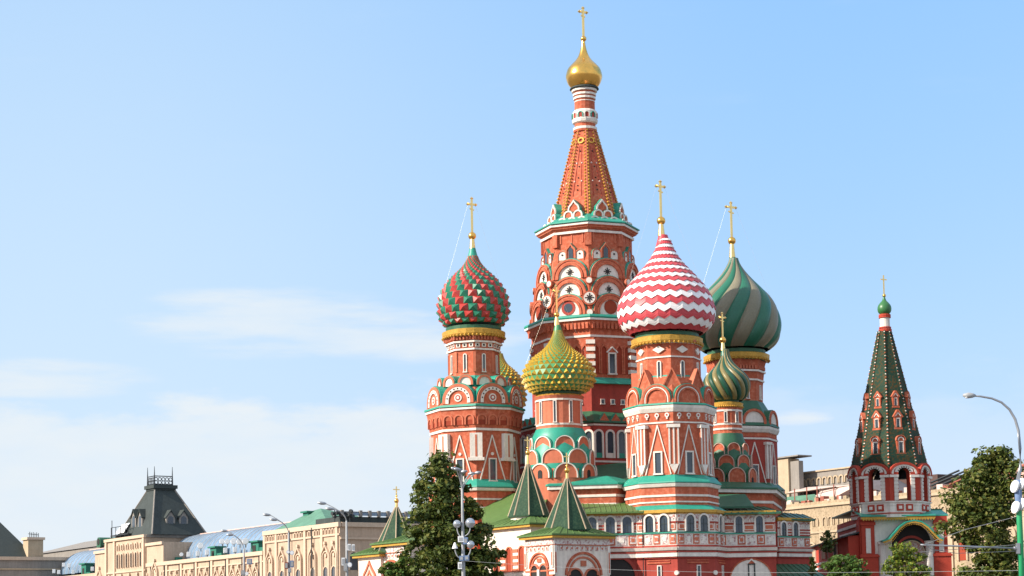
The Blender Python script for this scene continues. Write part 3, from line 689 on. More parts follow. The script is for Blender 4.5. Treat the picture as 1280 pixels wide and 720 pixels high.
for k in FACES:
    if not vis(t.fa(k)): continue
    W_ = 48.5*t.s*0.765; f = t.ff(k, 48.8, 605); H = t.z(550, 46)-t.z(605, 46)
    mb = MB(); chevron(mb, f, W_*0.78, H*0.95); cpart('chevron_moulding', mb, C); win('window', ch, C, f.sh(0, 0.12), 0.6, 1.9, 0.17)
    f = t.fv(k, 48.8, 598); mb = MB(); h = t.z(552, 48)-t.z(598, 48)
    for x in (-0.36, 0.12): mb.box(f, x, x+0.24, 0, h, -0.6, 0.14, 'white')
    mb.box(f, -0.5, 0.5, h-0.3, h, -0.6, 0.22, 'white'); cpart('pilaster', mb, C)
    mould_gable('round_gable', ch, C, t.ff(k, 50.5, 530), 16*t.s, 0.25, 'round', 1.6, ((1.0, 0.80, 0.14, 'brick'),), 'white', 'dark_roof')
    f = t.ff(k, 33, 500); win('window', ch, C, f.sh(0, 0.2), 0.22, 1.5, 0.12, True)
    f = t.ff(k, 35, 462)
    mb = MB(); [mb.box(f, -0.9+i*0.36-0.1, -0.9+i*0.36+0.1, 0.1, 0.5, -0.2, 0.22, 'brick_pale') for i in range(6)]; cpart('corbel_table', mb, C)
tc_ = T(919.5, 410, 212, 0); gold_ring(tc_, C, 41, 437, 447.5)
mb = spiral_dome(tc_, [(42, 438.5), (49, 432.5), (54.5, 424), (57, 412.5), (56.5, 402), (54, 391), (49.5, 381), (42, 370), (33, 360.5), (24.5, 352), (17.5, 344), (11.5, 336), (7.5, 329), (5.6, 323)], 16, 1.35, ('dome_green', 'dome_grey'), 0.065, phase=0.1)
D = cpart('dome', mb, C); tt = T(916, 330, 212); mb = MB(); tt.rings(mb, [(7.6, 337), (5.6, 329), (4, 322)], 'dome_green', 16, False, True); cpart('dome_tip', mb, D)
cross(ch, C, T(914.5, 290, 212), 253.5, 259, 298, 7.4, 0.11, (301, 5.0), [(4.0, 322), (2.5, 305)], [(75, (48, 380)), (15, (40, 366))])

# ---- low towers on the diagonals -------------------------------------------
def low_tower(t, R, dome_fn, ring, ydr0, ydr1, tiers, cap_y, roof='turquoise', wall='brick_pale', crossargs=None, winn=12):
    mb = MB(); t.rings(mb, [(tiers[2][2]+0.5, 640), (tiers[2][2]+0.5, tiers[-1][1]), (tiers[2][2]-4, tiers[-1][0]), (R*1.1, tiers[0][0]), (R*1.0, ydr1+2), (R, ydr1), (R, ydr0+6), (R*1.1, ydr0)], wall, 24, smooth=False)
    TW = cpart('low_chapel_tower', mb)
    mb = MB(); t.band(mb, R, ydr1-9, ydr1-6, n=24); t.band(mb, R, ydr1-3, ydr1, n=24, d=0.9); t.band(mb, R*1.03, ydr0+4, ydr0+7, n=24); cpart('cornice', mb, TW)
    mb = MB(); Q = [q[2] for q in tiers]; pr = [(Q[2]-2.5, tiers[2][1]), (Q[2]-2.2, tiers[2][0]), (Q[1]-1.8, tiers[1][0]+3), (Q[0]-1.0, tiers[0][0]+5), (Q[0]-1.2, tiers[0][0]), (R*1.12, (tiers[0][0]+cap_y)/2), (R*1.03, cap_y)]; t.rings(mb, pr, roof, 24, smooth=True); cpart('bell_roof', mb, TW)
    for i in range(winn):
        a = t.rot+2*math.pi*(i+0.5)/winn
        if vis(a):
            f = t.fr(a, R*t.s*0.995, t.z(ydr1-10, R)); win('window', ch, TW, f, 0.2, (ydr1-ydr0-18)*t.s, 0.11, False, d=0.09)
    for ti, (y0, y1, Rr) in enumerate(tiers):
        n = 8
        for i in range(n):
            a = t.rot + 2*math.pi*(i+0.5*(ti % 2))/n
            if not vis(a): continue
            r = Rr*0.34*t.s; h = t.z(y0, Rr)-t.z(y1, Rr)
            def ex(mb, fr, r, st, ti=ti, i=i):
                if ti == 2 and i % 2: mb.ext(fr, arch(r*0.22, r*0.5), -0.02, 0.04, 'dark')
            mould_gable('round_gable', ch, TW, t.fr(a, Rr*t.s*1.0, t.z(y1, Rr)), r, max(0.05, h-r), 'round', 1.0, ((1.0, 0.90, 0.10, 'white' if roof == 'turquoise' else 'plaster_pink'), ), wall, roof, ex)
    return TW
t = T(699.5, 540, 188, 8.0)
Y1 = low_tower(t, 29, None, None, 493, 537, ((544, 560, 36), (560, 578.5, 40.5), (578, 597, 43)), 534, wall='brick_pale', winn=9)
gold_ring(t, Y1, 30, 490.5, 494.5)
ty = T(698.5, 470, 188, 0)
mb = studs(ty, [(31, 490.5), (38, 485.5), (42.8, 478.5), (43.8, 471), (42, 463), (37.5, 455.5), (30, 447.5), (22, 441), (15.5, 434.5), (10.5, 427), (7, 419.5), (5, 413)], 32, ('dome_yellow', 'dome_jade'), 0.50, 'tri')
D = cpart('dome', mb, Y1); tt = T(697, 408, 188); mb = MB(); tt.rings(mb, [(5.6, 416), (4.8, 411), (3.6, 406.5)], 'dome_jade', 16, False, True); cpart('dome_tip', mb, D)
cross(ch, Y1, T(695.5, 380, 188), 358, 364, 391, 4.2, 0.09, (393.5, 3.6), [(3.6, 407), (2.0, 396)], [(80, (40, 455)), (10, (36, 450))])

t = T(909, 540, 197, 12.0)
S2 = low_tower(t, 18.5, None, None, 507, 537, ((553, 568, 24), (568, 585, 29), (584, 604, 33)), 541, roof='dark_roof', wall='brick', winn=8)
gold_ring(t, S2, 20.5, 500.5, 508)
ts = T(908, 480, 197, 0)
mb = spiral_dome(ts, [(20, 501.5), (25.5, 496.5), (29, 489), (30, 482), (29.2, 476), (26, 470), (21, 464.5), (15.5, 459.5), (10.5, 454), (7, 448.5), (5.2, 443), (4.2, 437)], 22, -1.5, ('dome_deep', 'dome_olive'), 0.08, sub=5)
D = cpart('dome', mb, S2); tt = T(905, 440, 197); mb = MB(); tt.rings(mb, [(4.6, 445), (3.8, 440), (3.0, 436)], 'dome_green', 12, False, True); cpart('dome_tip', mb, D)
cross(ch, S2, T(903, 410, 197), 391.5, 397, 423, 4.6, 0.08, (425, 4.2), [(3.2, 438), (2.0, 428)])

# the yellow dome half hidden behind the left tower
t = T(626, 540, 208, 0); mb = MB(); t.rings(mb, [(42, 640), (40, 560), (24, 535), (24, 512)], 'brick', 24); TW = cpart('low_chapel_tower', mb)
gold_ring(t, TW, 26, 511, 516)
mb = studs(t, [(25, 512), (29.5, 507), (31.3, 498), (30.5, 488), (27.5, 477), (22.5, 469), (16, 462), (10, 456), (6, 449), (4, 442)], 24, ('dome_yellow', 'dome_jade'), 0.4, 'tri'); cpart('dome', mb, TW)

# ---- ambulatory round the central tower -------------------------------------
t = T(736, 560, 200, 1.5); mb = MB(); t.rings(mb, [(96, 640), (96, 527)], 'brick_deep'); AMB = cpart('ambulatory', mb)
mb = MB(); t.rings(mb, [(95, 529), (99.5, 527.5), (99, 525.5), (71, 513)], 'dark_roof'); cpart('roof', mb, AMB)
mb = MB(); t.band(mb, 96, 529, 532, d=1.2); t.band(mb, 96, 575, 578, d=1.0); cpart('cornice', mb, AMB)
for k in FACES:
    if not vis(t.fa(k)): continue
    for i in (-2, -1, 0, 1, 2):
        f = t.ff(k, 96, 573).sh(i*1.28, 0); mb = MB(); w = 0.34; o = arch(w, 2.35)
        mb.ring(f, arch(w+0.2, 2.35), o, -0.05, 0.14, 'white'); mb.ext(f, arch(w+0.01, 2.35), -0.05, 0.03, 'glass'); mb.box(f, -w, w, 0, 0.5, 0.0, 0.07, 'white' if i % 2 else 'turquoise'); cpart('arched_window', mb, AMB)
        if i < 2:
            g = t.ff(k, 97, 527.5).sh((i+0.5)*1.28, 0); mb = MB(); mb.ext(g, [(-0.6, 0), (0.6, 0), (0, 0.85)], -0.5, 0.1, 'brick', 'turquoise'); cpart('pointed_gable', mb, AMB)
# ---- podium -------------------------------------------------------------------
def P2(px, Y, py=640): p = at(px, py, Y); return (p.x, p.y)
def offset(pts, d):
    n = len(pts); out_ = []
    for i in range(n):
        a, b, c = V(pts[i-1]), V(pts[i]), V(pts[(i+1) % n]); e1 = (b-a).normalized(); e2 = (c-b).normalized()
        n1_ = V((e1.y, -e1.x)); n2_ = V((e2.y, -e2.x)); m = (n1_+n2_).normalized(); out_.append(tuple(b + m*d/max(0.4, m.dot(n1_))))
    return out_
def skirt(name, parent, pts, zi, zo, inn, outw, m, trim='white', th=0.18, trimh=0.35):
    po, pi = offset(pts, outw), offset(pts, -inn); n = len(pts); mb = MB()
    for i in range(n):
        j = (i+1) % n
        mb.slab([(*po[i], zo), (*po[j], zo), (*pi[j], zi), (*pi[i], zi)], th, m)
    o = cpart(name, mb, parent)
    if trim:
        mb = MB(); p1, p2 = offset(pts, outw-0.12), offset(pts, -0.2)
        for i in range(n):
            j = (i+1) % n
            mb.slab([(*p1[i], zo-th-0.004), (*p1[j], zo-th-0.004), (*p2[j], zo-th-0.004), (*p2[i], zo-th-0.004)], trimh, trim)
        cpart('cornice', mb, parent)
    return o
pl = [P2(632, 196), P2(690, 185), P2(770, 184), P2(792, 186), P2(792, 205), P2(632, 214)]
xm, ym = P2(735, 184.5); zt = zat(xm, ym, 606)
mb = MB(); mb.plan(pl, 0, zt, 'brick'); POD = cpart('podium', mb); skirt('podium_roof', POD, pl, zt+0.95, zt+0.12, 1.8, 0.55, 'turquoise')
mb = MB()
for z in (zat(xm, ym, 620), zat(xm, ym, 631)):
    o = offset(pl, 0.07); mb.plan(o, z-0.12, z+0.12, 'white')
cpart('band', mb, POD)
pl2 = [P2(884, 191), P2(966, 194), P2(977, 204), P2(977, 222), P2(884, 214)]
xm, ym = P2(935, 193); zt = zat(xm, ym, 611)
mb = MB(); mb.plan(pl2, 0, zt, 'brick'); POD2 = cpart('podium', mb); skirt('podium_roof', POD2, pl2, zt+0.8, zt+0.1, 1.5, 0.6, 'dark_roof')
mb = MB(); z = zat(xm, ym, 627.5); mb.plan(offset(pl2, 0.07), z-0.13, z+0.13, 'white'); cpart('band', mb, POD2)
# low roofs between the towers
mb = MB()
z = zat(*P2(737, 190), 576); z2 = zat(*P2(737, 186), 600)
mb.slab([(*P2(728, 185.5), z2), (*P2(792, 186.5), z2), (*P2(792, 193), z), (*P2(728, 193), z)], 0.2, 'dark_roof'); cpart('roof', mb, POD)
mb = MB(); z = zat(*P2(737, 190), 600)
mb.slab([(*P2(606, 196), z), (*P2(690, 190), z), (*P2(690, 200), z+2), (*P2(606, 200), z+2)], 0.2, 'dark_roof'); cpart('roof', mb, POD)

# ---- gallery --------------------------------------------------------------------
tB = T(838.5, 560, 184, -0.7); GX, GY = tB.X, 184-67*tB.s
def zG(py): return zat(GX, GY, py)
RB = 67*tB.s
def bv(k): a = tB.va(k); return (tB.X+RB*math.sin(a), tB.Y-RB*math.cos(a))
bay = [bv(-2), bv(-1), bv(0), bv(1), bv(2)]
gal = MB(); gal.plan([bv(k) for k in range(-2, 6)], 0, zG(637), 'brick_deep')
g0a, g0b = P2(728, 180.5, 660), P2(812, 180.5, 660); gal.plan([g0a, g0b, (g0b[0], 186), (g0a[0], 186)], 0, zG(637), 'brick_deep')
c0, c1 = P2(896, 183, 660), P2(969, 183, 660); gal.plan([c0, c1, (c1[0]+0.5, 194), (c0[0], 194)], 0, zG(638), 'brick_deep')
GAL = cpart('gallery', gal)
rnd = random.Random(3)
def gallery_wall(p0, p1, wins, ww, panels, corner=(0, 0), striped=(), z=zG, base=True):
    p0, p1 = V((*p0, 0)), V((*p1, 0)); u = (p1-p0); Lw = u.length; u.normalize(); n = V((u.y, -u.x, 0)); f = Fr(p0, n)
    f = Fr(V((p0.x, p0.y, z(664.5))), n); H = z(640.5)-z(664.5); s = (z(640.5)-z(664.5))/24.0
    zz = lambda py: (664.5-py)*s
    mb = MB(); mb.box(f, 0, Lw, zz(651.5), zz(640), -0.3, 0.10, 'ornament'); cpart('frieze', mb, GAL)
    mb = MB(); mb.box(f, -0.1, Lw+0.1, zz(640.4), zz(636.5), -0.3, 0.32, 'gold_trim'); mb.box(f, -0.1, Lw+0.1, zz(642), zz(640.6), -0.3, 0.16, 'gold_trim'); cpart('eave_trim', mb, GAL)
    # piers between windows
    e = sorted([(w-ww/2, w+ww/2) for w in wins]); x = 0
    for a, b in e+[(Lw, Lw)]:
        if a-x > 0.05:
            mb = MB(); st = any(x-0.1 < q < a+0.1 for q in striped)
            if st:
                for i in range(6): mb.box(f, x, a, zz(664)+i*(zz(651.5)-zz(664))/6, zz(664)+(i+1)*(zz(651.5)-zz(664))/6-0.002, -0.2, 0.08 if i % 2 else 0.14, 'white' if i % 2 else 'brick_deep')
            else:
                mb.box(f, x, a, zz(664.4), zz(651.6), -0.2, 0.07, 'white')
                if a-x > 0.4: mb.box(f, x+0.08, a-0.08, zz(662.5), zz(653), -0.2, 0.11, 'brick'); mb.box(f, x+0.16, a-0.16, zz(661.2), zz(654.3), -0.2, 0.14, 'white'); mb.box(f, x+0.24, a-0.24, zz(660.2), zz(655.3), -0.2, 0.16, 'brick_pale')
                mb.box(f, x, a, zz(653), zz(651.5), -0.2, 0.17, 'brick_deep')
            cpart('pier', mb, GAL)
        x = b
    mb = MB(); mb.box(f, 0.01, Lw-0.01, zz(651.2), zz(650.3), 0.08, 0.13, 'white'); nb = int(Lw/0.42)      # little hanging arches of the frieze
    for i in range(nb):
        x = Lw*(i+0.5)/nb
        if any(abs(x-w) < ww/2+0.34 for w in wins): continue
        mb.ring(f.sh(x, zz(650.5)), arch(0.17, 0.12, n=6), arch(0.10, 0.12, n=6), 0.09, 0.15, 'white'); mb.box(f, x-0.05, x+0.05, zz(645.6), zz(643.8), 0.09, 0.14, 'brick_pale')
    cpart('frieze_arches', mb, GAL)
    for w in wins:
        mb = MB(); g = f.sh(w, 0.05, 0.10); h = zz(643.5)-ww/2; o = arch(ww/2, h-0.05)
        mb.ring(g, arch(ww/2+0.16, h-0.05), o, -0.1, 0.17, 'white'); mb.ext(g, arch(ww/2+0.01, h-0.05), -0.25, 0.045, 'glass')
        mb.box(g, -0.02, 0.02, 0, h, 0.04, 0.075, 'mansard'); mb.box(g, -ww/2, ww/2, h*0.60, h*0.60+0.04, 0.04, 0.07, 'mansard'); cpart('arched_window', mb, GAL)
    mb = MB(); mb.box(f, -0.05, Lw+0.05, zz(666), zz(664.5), -0.2, 0.20, 'turquoise'); cpart('sill', mb, GAL)
    mb = MB(); mb.box(f, 0, Lw, zz(681), zz(666), -0.2, 0.06, 'white'); PB = cpart('panel_band', mb, GAL)
    pw = Lw/panels
    for i in range(panels):
        mb = MB(); x = pw*(i+0.5); q = min(pw*0.40, 0.52); y0, y1 = zz(679.5), zz(667.5)
        if i % 2 == 0: mb.box(f, x-q, x+q, y0, y1, -0.1, 0.12, 'brick'); mb.box(f, x-q+0.12, x+q-0.12, y0+0.12, y1-0.12, -0.1, 0.15, 'ornament'); mb.box(f, x-0.16, x+0.16, (y0+y1)/2-0.16, (y0+y1)/2+0.16, -0.1, 0.18, 'brick_pale')
        else: mb.box(f, x-q, x+q, y0, y1, -0.1, 0.10, 'ornament'); mb.box(f, x-q*0.5, x+q*0.5, y0+0.25, y1-0.25, -0.1, 0.13, 'white')
        cpart('panel', mb, PB)
    mb = MB(); mb.box(f, -0.02, Lw+0.02, zz(683.4), zz(681), -0.2, 0.15, 'brick_deep'); mb.ext(Fr(f.P(0, 0, 0), -f.u, f.v), [(-0.1, zz(688.4)), (0.32, zz(687.5)), (0.46, zz(683.5)), (-0.1, zz(683.4))], -Lw-0.1, 0.1, 'white')
    mb.box(f, -0.02, Lw+0.02, zz(690.3), zz(688.4), -0.2, 0.28, 'brick_deep'); mb.box(f, -0.05, Lw+0.05, zz(695.5), zz(690.4), -0.2, 0.24, 'white'); mb.box(f, -0.02, Lw+0.02, zz(697.2), zz(695.6), -0.2, 0.14, 'brick_deep'); cpart('cornice', mb, GAL)
    return f, zz, Lw
def fl(k): p, q = bv(k), bv(k+1); return math.hypot(q[0]-p[0], q[1]-p[1])
Lb = fl(0)
f0 = gallery_wall(g0a, g0b, [0.85+0.05, 2.63, 4.2], 0.86, 6, striped=(1.8, 3.4))
for k in (-2, -1, 0, 1): fb = gallery_wall(bv(k), bv(k+1), [Lb*0.34, Lb*0.70], 0.80, 5)
fc = gallery_wall(c0, c1, [2.1, 4.05], 0.66, 6)
for k in (-1, 0, 1):   # blind windows and bosses on the red base of the bay
    a, b = V((*bv(k), 0)), V((*bv(k+1), 0)); f = Fr(V((a.x, a.y, zG(722))), V(((b-a).y, -(b-a).x, 0)))
    win('window', ch, GAL, f.sh(Lb*0.55, -0.8), 0.26, 1.9, 0.12, d=0.1)
    mb = MB(); mb.box(f, Lb*0.25, Lb*0.82, 1.35, 1.48, -0.05, 0.08, 'brick'); mb.box(f, Lb*0.25, Lb*0.82, 1.6, 1.68, -0.05, 0.06, 'brick'); disc(mb, f, Lb*0.98, 0.45, 0.22, -0.2, 0.2, 'white', 10); cpart('moulding', mb, GAL)
f, zz, Lw = fc
mb = MB(); g = f.sh(3.15, zz(740)); mb.ext(g, arch(1.98, 1.1), -0.2, 0.05, 'white'); mb.ring(g, arch(2.12, 1.1), arch(1.99, 1.1), -0.2, 0.13, 'brick'); REC = cpart('white_recess', mb, GAL)
win('window', ch, REC, f.sh(3.2, zz(722)), 0.46, 1.25, 0.15, hood=True, m='mansard', d=0.14)
f, zz, Lw = f0
mb = MB(); g = f.sh(2.95, zz(760)); mb.ext(g, arch(1.9, 3.0), -0.2, 0.03, 'dark'); mb.ring(g, arch(2.2, 3.0), arch(1.91, 3.0), -0.2, 0.16, 'brick_deep'); mb.box(g, 1.65, 2.15, 2.6, 2.95, 0.02, 0.22, 'white'); cpart('archway', mb, GAL)
# drain pipe
mb = MB(); p = V((*g0b, 0)); q = at(803, 660, 180.1); mb.tube([(q.x+0.5, 180, zG(639)), (q.x, 180.0, zG(645)), (q.x, 180.0, zG(720))], 0.06, 'iron', 6); cpart('drain_pipe', mb, GAL)
# roofs of the gallery
def seam_roof(name, pts, m, n, parent=GAL):
    """pts: eave left, eave right, top right, top left"""
    a, b, c, d = [V(p) for p in pts]; mb = MB(); mb.slab([a, b, c, d], 0.16, m)
    for i in range(n+1):
        k = i/n; mb.tube([a.lerp(b, k)+V((0, 0, 0.02)), d.lerp(c, k)+V((0, 0, 0.02))], 0.045, m, 4)
    return cpart(name, mb, parent)
e = 0.75
seam_roof('roof', [(g0a[0]-0.3, g0a[1]-e, zG(637.5)), (g0b[0]+0.4, g0b[1]-e, zG(637.5)), (g0b[0]+0.4, 186, zG(622)+0.35), (g0a[0]-0.3, 186, zG(622)+0.35)], 'roof_green', 14)
mb = MB(); tB.rings(mb, [(66, 639.5), (71, 638.8), (70.5, 637), (57, 630)], 'turquoise'); cpart('roof', mb, GAL)
seam_roof('roof', [(c0[0]-0.6, c0[1]-e, zG(639.3)), (c1[0]+0.5, c1[1]-e, zG(639.3)), (c1[0]+0.3, 193.5, zG(622)), (c0[0]-0.6, 191, zG(622))], 'dark_roof', 10)
mb = MB(); q = P2(925, 188); z = zat(*q, 634)
mb.slab([(q[0]-2.6, 186.5, z), (q[0]+1.2, 186.5, z), (q[0]+0.9, 190.8, z+1.5), (q[0]-2.6, 190.8, z+1.5)], 0.2, 'dark_roof'); cpart('dormer_roof', mb, GAL)
# far right wing of the gallery
d0, d1 = P2(972, 196, 670), P2(1012, 198.5, 670); gd = MB(); zd = lambda py: zat(d1[0], d1[1], py)
gd.plan([(d0[0]-1.5, d0[1]), d0, d1, (d1[0]+1, 210), (d0[0]-1.5, 210)], 0, zd(649), 'brick_deep'); WING = cpart('gallery_wing', gd); GAL0 = GAL; GAL = WING
def zD(py): return zd(648.5 + (py-637)*0.80*1.02)
gallery_wall((d0[0]-0.02, d0[1]), d1, [0.72, 2.35], 0.66, 5, striped=(1.5, 2.9), z=zD); GAL = GAL0
seam_roof('roof', [(d0[0]-1.2, d0[1]-0.6, zD(637)), (d1[0]+0.5, d1[1]-0.6, zD(639)), (d1[0]+0.6, 207, zD(622)), (d0[0]-1.2, 205, zD(616))], 'dark_roof', 8, WING)
a0, a1 = P2(966, 192, 705), P2(1026, 194, 715); seam_roof('porch_roof', [(a0[0], 190, zat(*a0, 722)), (a1[0], 191, zat(*a1, 722)), (a1[0]-1.2, 196, zat(*a1, 704)), (a0[0], 195.6, zat(*a0, 703))], 'dark_roof', 8, WING)

# ---- porches with tented roofs ----------------------------------------------------
GA = R_(36)
uR = V((math.cos(GA), math.sin(GA), 0)); uL = V((-math.sin(GA), math.cos(GA), 0)); nR = V((math.sin(GA), -math.cos(GA), 0)); nL = V((-math.cos(GA), -math.sin(GA), 0))
def tent(t, parent, R, y0, y1, n=8, drum=None, fin=None):
    mb = MB(); z0, z1 = t.z(y0, R), t.z(y1); r0 = R*t.s
    mb.lathe(t.X, t.Y, [(r0, z0-0.12), (r0, z0), (0.14, z1)], 'tent_green', 8, t.rot); TE = cpart('tent_roof', mb, parent)
    for k in FACES:
        if not vis(t.va(k)): continue
        nn = V((math.sin(t.va(k)), -math.cos(t.va(k)), 0)); mb = MB()
        mb.tube([V((t.X, t.Y, z0))+nn*r0, V((t.X, t.Y, z1))+nn*0.14], [0.075, 0.05], 'sandstone_pale', 5); cpart('rib', mb, TE)
    if drum:
        mb = MB(); t.rings(mb, [(drum[0], drum[2]), (drum[0], drum[1])], 'whitewash', 8); cpart('drum', mb, parent)
    if fin:
        mb = MB(); zb = t.z(fin[0]); mb.ball((t.X, t.Y, zb), fin[1]*t.s, 'gold', 12, 8, 1.25); mb.lathe(t.X, t.Y, [(0.16, z1-0.25), (0.12, zb), (0.05, zb+fin[1]*t.s*1.7)], 'gold_bright', 10, smooth=True)
        zc = t.z(fin[2]); f = Fr((t.X, t.Y, zb), nR); mb.box(f, -0.045, 0.045, 0.2, zc-zb, -0.04, 0.04, 'gold_bright'); h = (zc-zb)*0.78; mb.box(f, -0.34, -0.047, h-0.045, h+0.045, -0.03, 0.03, 'gold_bright'); mb.box(f, 0.047, 0.34, h-0.045, h+0.045, -0.03, 0.03, 'gold_bright')
        mb.ball((t.X, t.Y, t.z(fin[0]-6)), fin[1]*t.s*0.5, 'gold', 8, 6); cpart('finial', mb, parent)
    return TE
def twin_arch_wall(f, Lw, ztop, parent, cent, rad, lit=False):
    """white wall face with a blind moulded arch holding two small arches; f origin bottom left, ztop its height"""
    mb = MB(); c = cent; y = ztop-rad-1.05
    o = [(c+x, y+q) for x, q in arch(rad, 0)[1:-1]]; i = [(c+x*0.90, y+q*0.90) for x, q in arch(rad, 0)[1:-1]]
    mb.ring(f, o, i, -0.05, 0.16, 'brick'); i2 = [(c+x*0.80, y+q*0.80) for x, q in arch(rad, 0)[1:-1]]; i3 = [(c+x*0.72, y+q*0.72) for x, q in arch(rad, 0)[1:-1]]; mb.ring(f, i2, i3, -0.05, 0.11, 'brick_pale')
    mb.box(f, c-0.3, c+0.3, y+rad*0.38, y+rad*0.62, -0.05, 0.10, 'brick_pale')
    cpart('arch_moulding', mb, parent)
    for s_ in (-1, 1):
        mb = MB(); g = f.sh(c+s_*rad*0.46, y-2.6); a = rad*0.36; mb.ext(g, arch(a, 2.35), -0.2, 0.03, 'dark'); mb.ring(g, arch(a+0.17, 2.35), arch(a+0.005, 2.35), -0.2, 0.13, 'brick_pale'); cpart('arch_opening', mb, parent)
    mb = MB(); mb.box(f, c-0.16, c+0.16, y-0.85, y-0.1, -0.1, 0.2, 'white'); mb.ext(f, [(c-0.16, y-0.86), (c+0.16, y-0.86), (c, y-1.25)], -0.1, 0.2, 'white'); cpart('pendant', mb, parent)
    for x0, x1 in ((0.02, max(0.3, c-rad*0.98)), (min(Lw-0.3, c+rad*0.98), Lw-0.02)):
        mb = MB(); mb.box(f, x0, x1, y-3, y-0.9, -0.05, 0.10, 'brick_pale'); mb.box(f, x0+0.12, x1-0.12, y-2.6, y-1.15, -0.05, 0.13, 'ornament'); mb.box(f, x0-0.08, x1+0.08, y-0.88, y-0.6, -0.05, 0.2, 'brick'); cpart('pilaster', mb, parent)
    for i in range(int(Lw/0.55)):
        x = (i+0.5)*Lw/int(Lw/0.55); mb = MB(); mb.box(f, x-0.17, x+0.17, ztop-0.95, ztop-0.55, -0.05, 0.06, 'ornament'); mb.box(f, x-0.08, x+0.08, ztop-0.84, ztop-0.66, -0.05, 0.09, 'brick_pale'); cpart('square_panel', mb, parent)
    for x in (0.14, Lw-0.14):
        mb = MB(); mb.box(f, x-0.14, x+0.14, y+0.05, ztop-0.46, -0.05, 0.12, 'white'); mb.box(f, x-0.06, x+0.06, y+0.2, ztop-1.1, -0.05, 0.15, 'brick_pale'); cpart('corner_strip', mb, parent)
    mb = MB(); mb.box(f, 0, Lw, ztop-0.42, ztop, -0.1, 0.10, 'ornament'); mb.box(f, 0, Lw, ztop-0.5, ztop-0.43, -0.1, 0.13, 'brick_pale'); mb.box(f, 0, Lw, y-0.3, y-0.16, -0.02, 0.07, 'brick_pale'); cpart('frieze', mb, parent)
def porch(v, Lr, Ll, py, hroof, twin=True):
    """v: near corner (X, Y); eave row py"""
    z = zat(v[0], v[1], py); mb = MB(); p = V((*v, 0)); a = p+uR*Lr; b = p+uL*Ll; c = a+uL*Ll
    mb.plan([tuple(b)[:2], tuple(p)[:2], tuple(a)[:2], tuple(c)[:2]], 0, z, 'whitewash'); PO = cpart('porch', mb)
    pts = [tuple(b)[:2], tuple(p)[:2], tuple(a)[:2], tuple(c)[:2]]; o = offset(pts, 0.55); ctr = sum((V(q) for q in pts), V((0, 0)))/4
    mb = MB(); top = [tuple(V(q).lerp(ctr, 0.55)) for q in pts]
    for i in range(4):
        j = (i+1) % 4; mb.slab([(*o[i], z+0.10), (*o[j], z+0.10), (*top[j], z+hroof), (*top[i], z+hroof)], 0.14, 'roof_green')
        for q in range(1, 9):
            k = q/9; mb.tube([V((*o[i], z+0.12)).lerp(V((*o[j], z+0.12)), k), V((*top[i], z+hroof+0.02)).lerp(V((*top[j], z+hroof+0.02)), k)], 0.035, 'roof_green', 4)
    mb.plan(top, z+hroof-0.3, z+hroof, 'roof_green'); cpart('roof', mb, PO)
    mb = MB(); oo = offset(pts, 0.42); ii = offset(pts, -0.1)
    for i in range(4):
        j = (i+1) % 4; mb.slab([(*oo[i], z-0.06), (*oo[j], z-0.06), (*ii[j], z-0.06), (*ii[i], z-0.06)], 0.20, 'gold_trim')
    cpart('eave_trim', mb, PO)
    fR = Fr(p, nR); fL = Fr(b, nL)
    if twin:
        twin_arch_wall(fR, Lr, z-0.4, PO, Lr*0.52, Lr*0.33); twin_arch_wall(fL, Ll, z-0.4, PO, Ll*0.50, Ll*0.34)
    return PO, fR, fL, z
pv = at(692, 690, 169); PO, fR, fL, z = porch((pv.x, 169), 6.3, 4.2, 668.5, 0.9)
pc = pv+uR*3.1+uL*2.1; tt = T(709.5, 630, pc.y, 0)
tent(tt, PO, 30.5, 661, 598, drum=(27, 660, 668), fin=(588, 3.4, 566))
# the stair wing further left
pv2 = at(664, 690, 176); PO2, fR, fL, z = porch((pv2.x, 176), 6.0, 8.0, 655, 1.0, False)
for x in (2.6, 4.6, 6.6): 
    mb = MB(); g = fL.sh(x, z-4.3); mb.ext(g, arch(0.36, 1.9), -0.2, 0.03, 'niche'); mb.ring(g, arch(0.50, 1.9), arch(0.365, 1.9), -0.2, 0.12, 'brick_pale'); cpart('arched_window', mb, PO2)
for x in (5.65, 3.6, 7.5):
    mb = MB(); g = fL.sh(x, z-4.3)
    for i in range(7): mb.box(g, -0.42, 0.42, i*0.3, i*0.3+0.298, -0.05, 0.10 if i % 2 else 0.16, 'white' if i % 2 else 'brick_pale')
    cpart('pier', mb, PO2)
for i in range(7): 
    mb = MB(); mb.box(fL, 0.5+i*1.05, 1.2+i*1.05, z-6.4, z-5.1, -0.05, 0.08, 'white'); mb.box(fL, 0.65+i*1.05, 1.05+i*1.05, z-6.2, z-5.3, -0.05, 0.10, 'plaster_pink'); cpart('panel', mb, PO2)
mb = MB(); mb.box(fL, 0, 8.0, z-4.7, z-4.45, -0.1, 0.18, 'whitewash'); mb.box(fL, 0, 8.0, z-6.9, z-6.65, -0.1, 0.28, 'turquoise'); cpart('cornice', mb, PO2)
tt = T(660.5, 610, 180, 0); tent(tt, PO2, 26, 643.5, 580, drum=(23, 643, 651), fin=(566, 3.0, 546))
# gallery roof left of the porches
l0, l1 = P2(604, 184, 650), P2(672, 181, 650); m0, m1 = P2(596, 194, 625), P2(690, 187, 615)
mb = MB(); mb.plan([P2(606, 184.5), P2(672, 181.5), P2(690, 190), P2(606, 198)], 0, zat(*l1, 651), 'brick_pale'); GL = cpart('gallery', mb)
seam_roof('roof', [(*l0, zat(*l0, 655)), (*l1, zat(*l1, 650)), (*m1, zat(*m1, 611)), (*m0, zat(*m0, 622))], 'roof_green', 14, GL)
mb = MB(); 
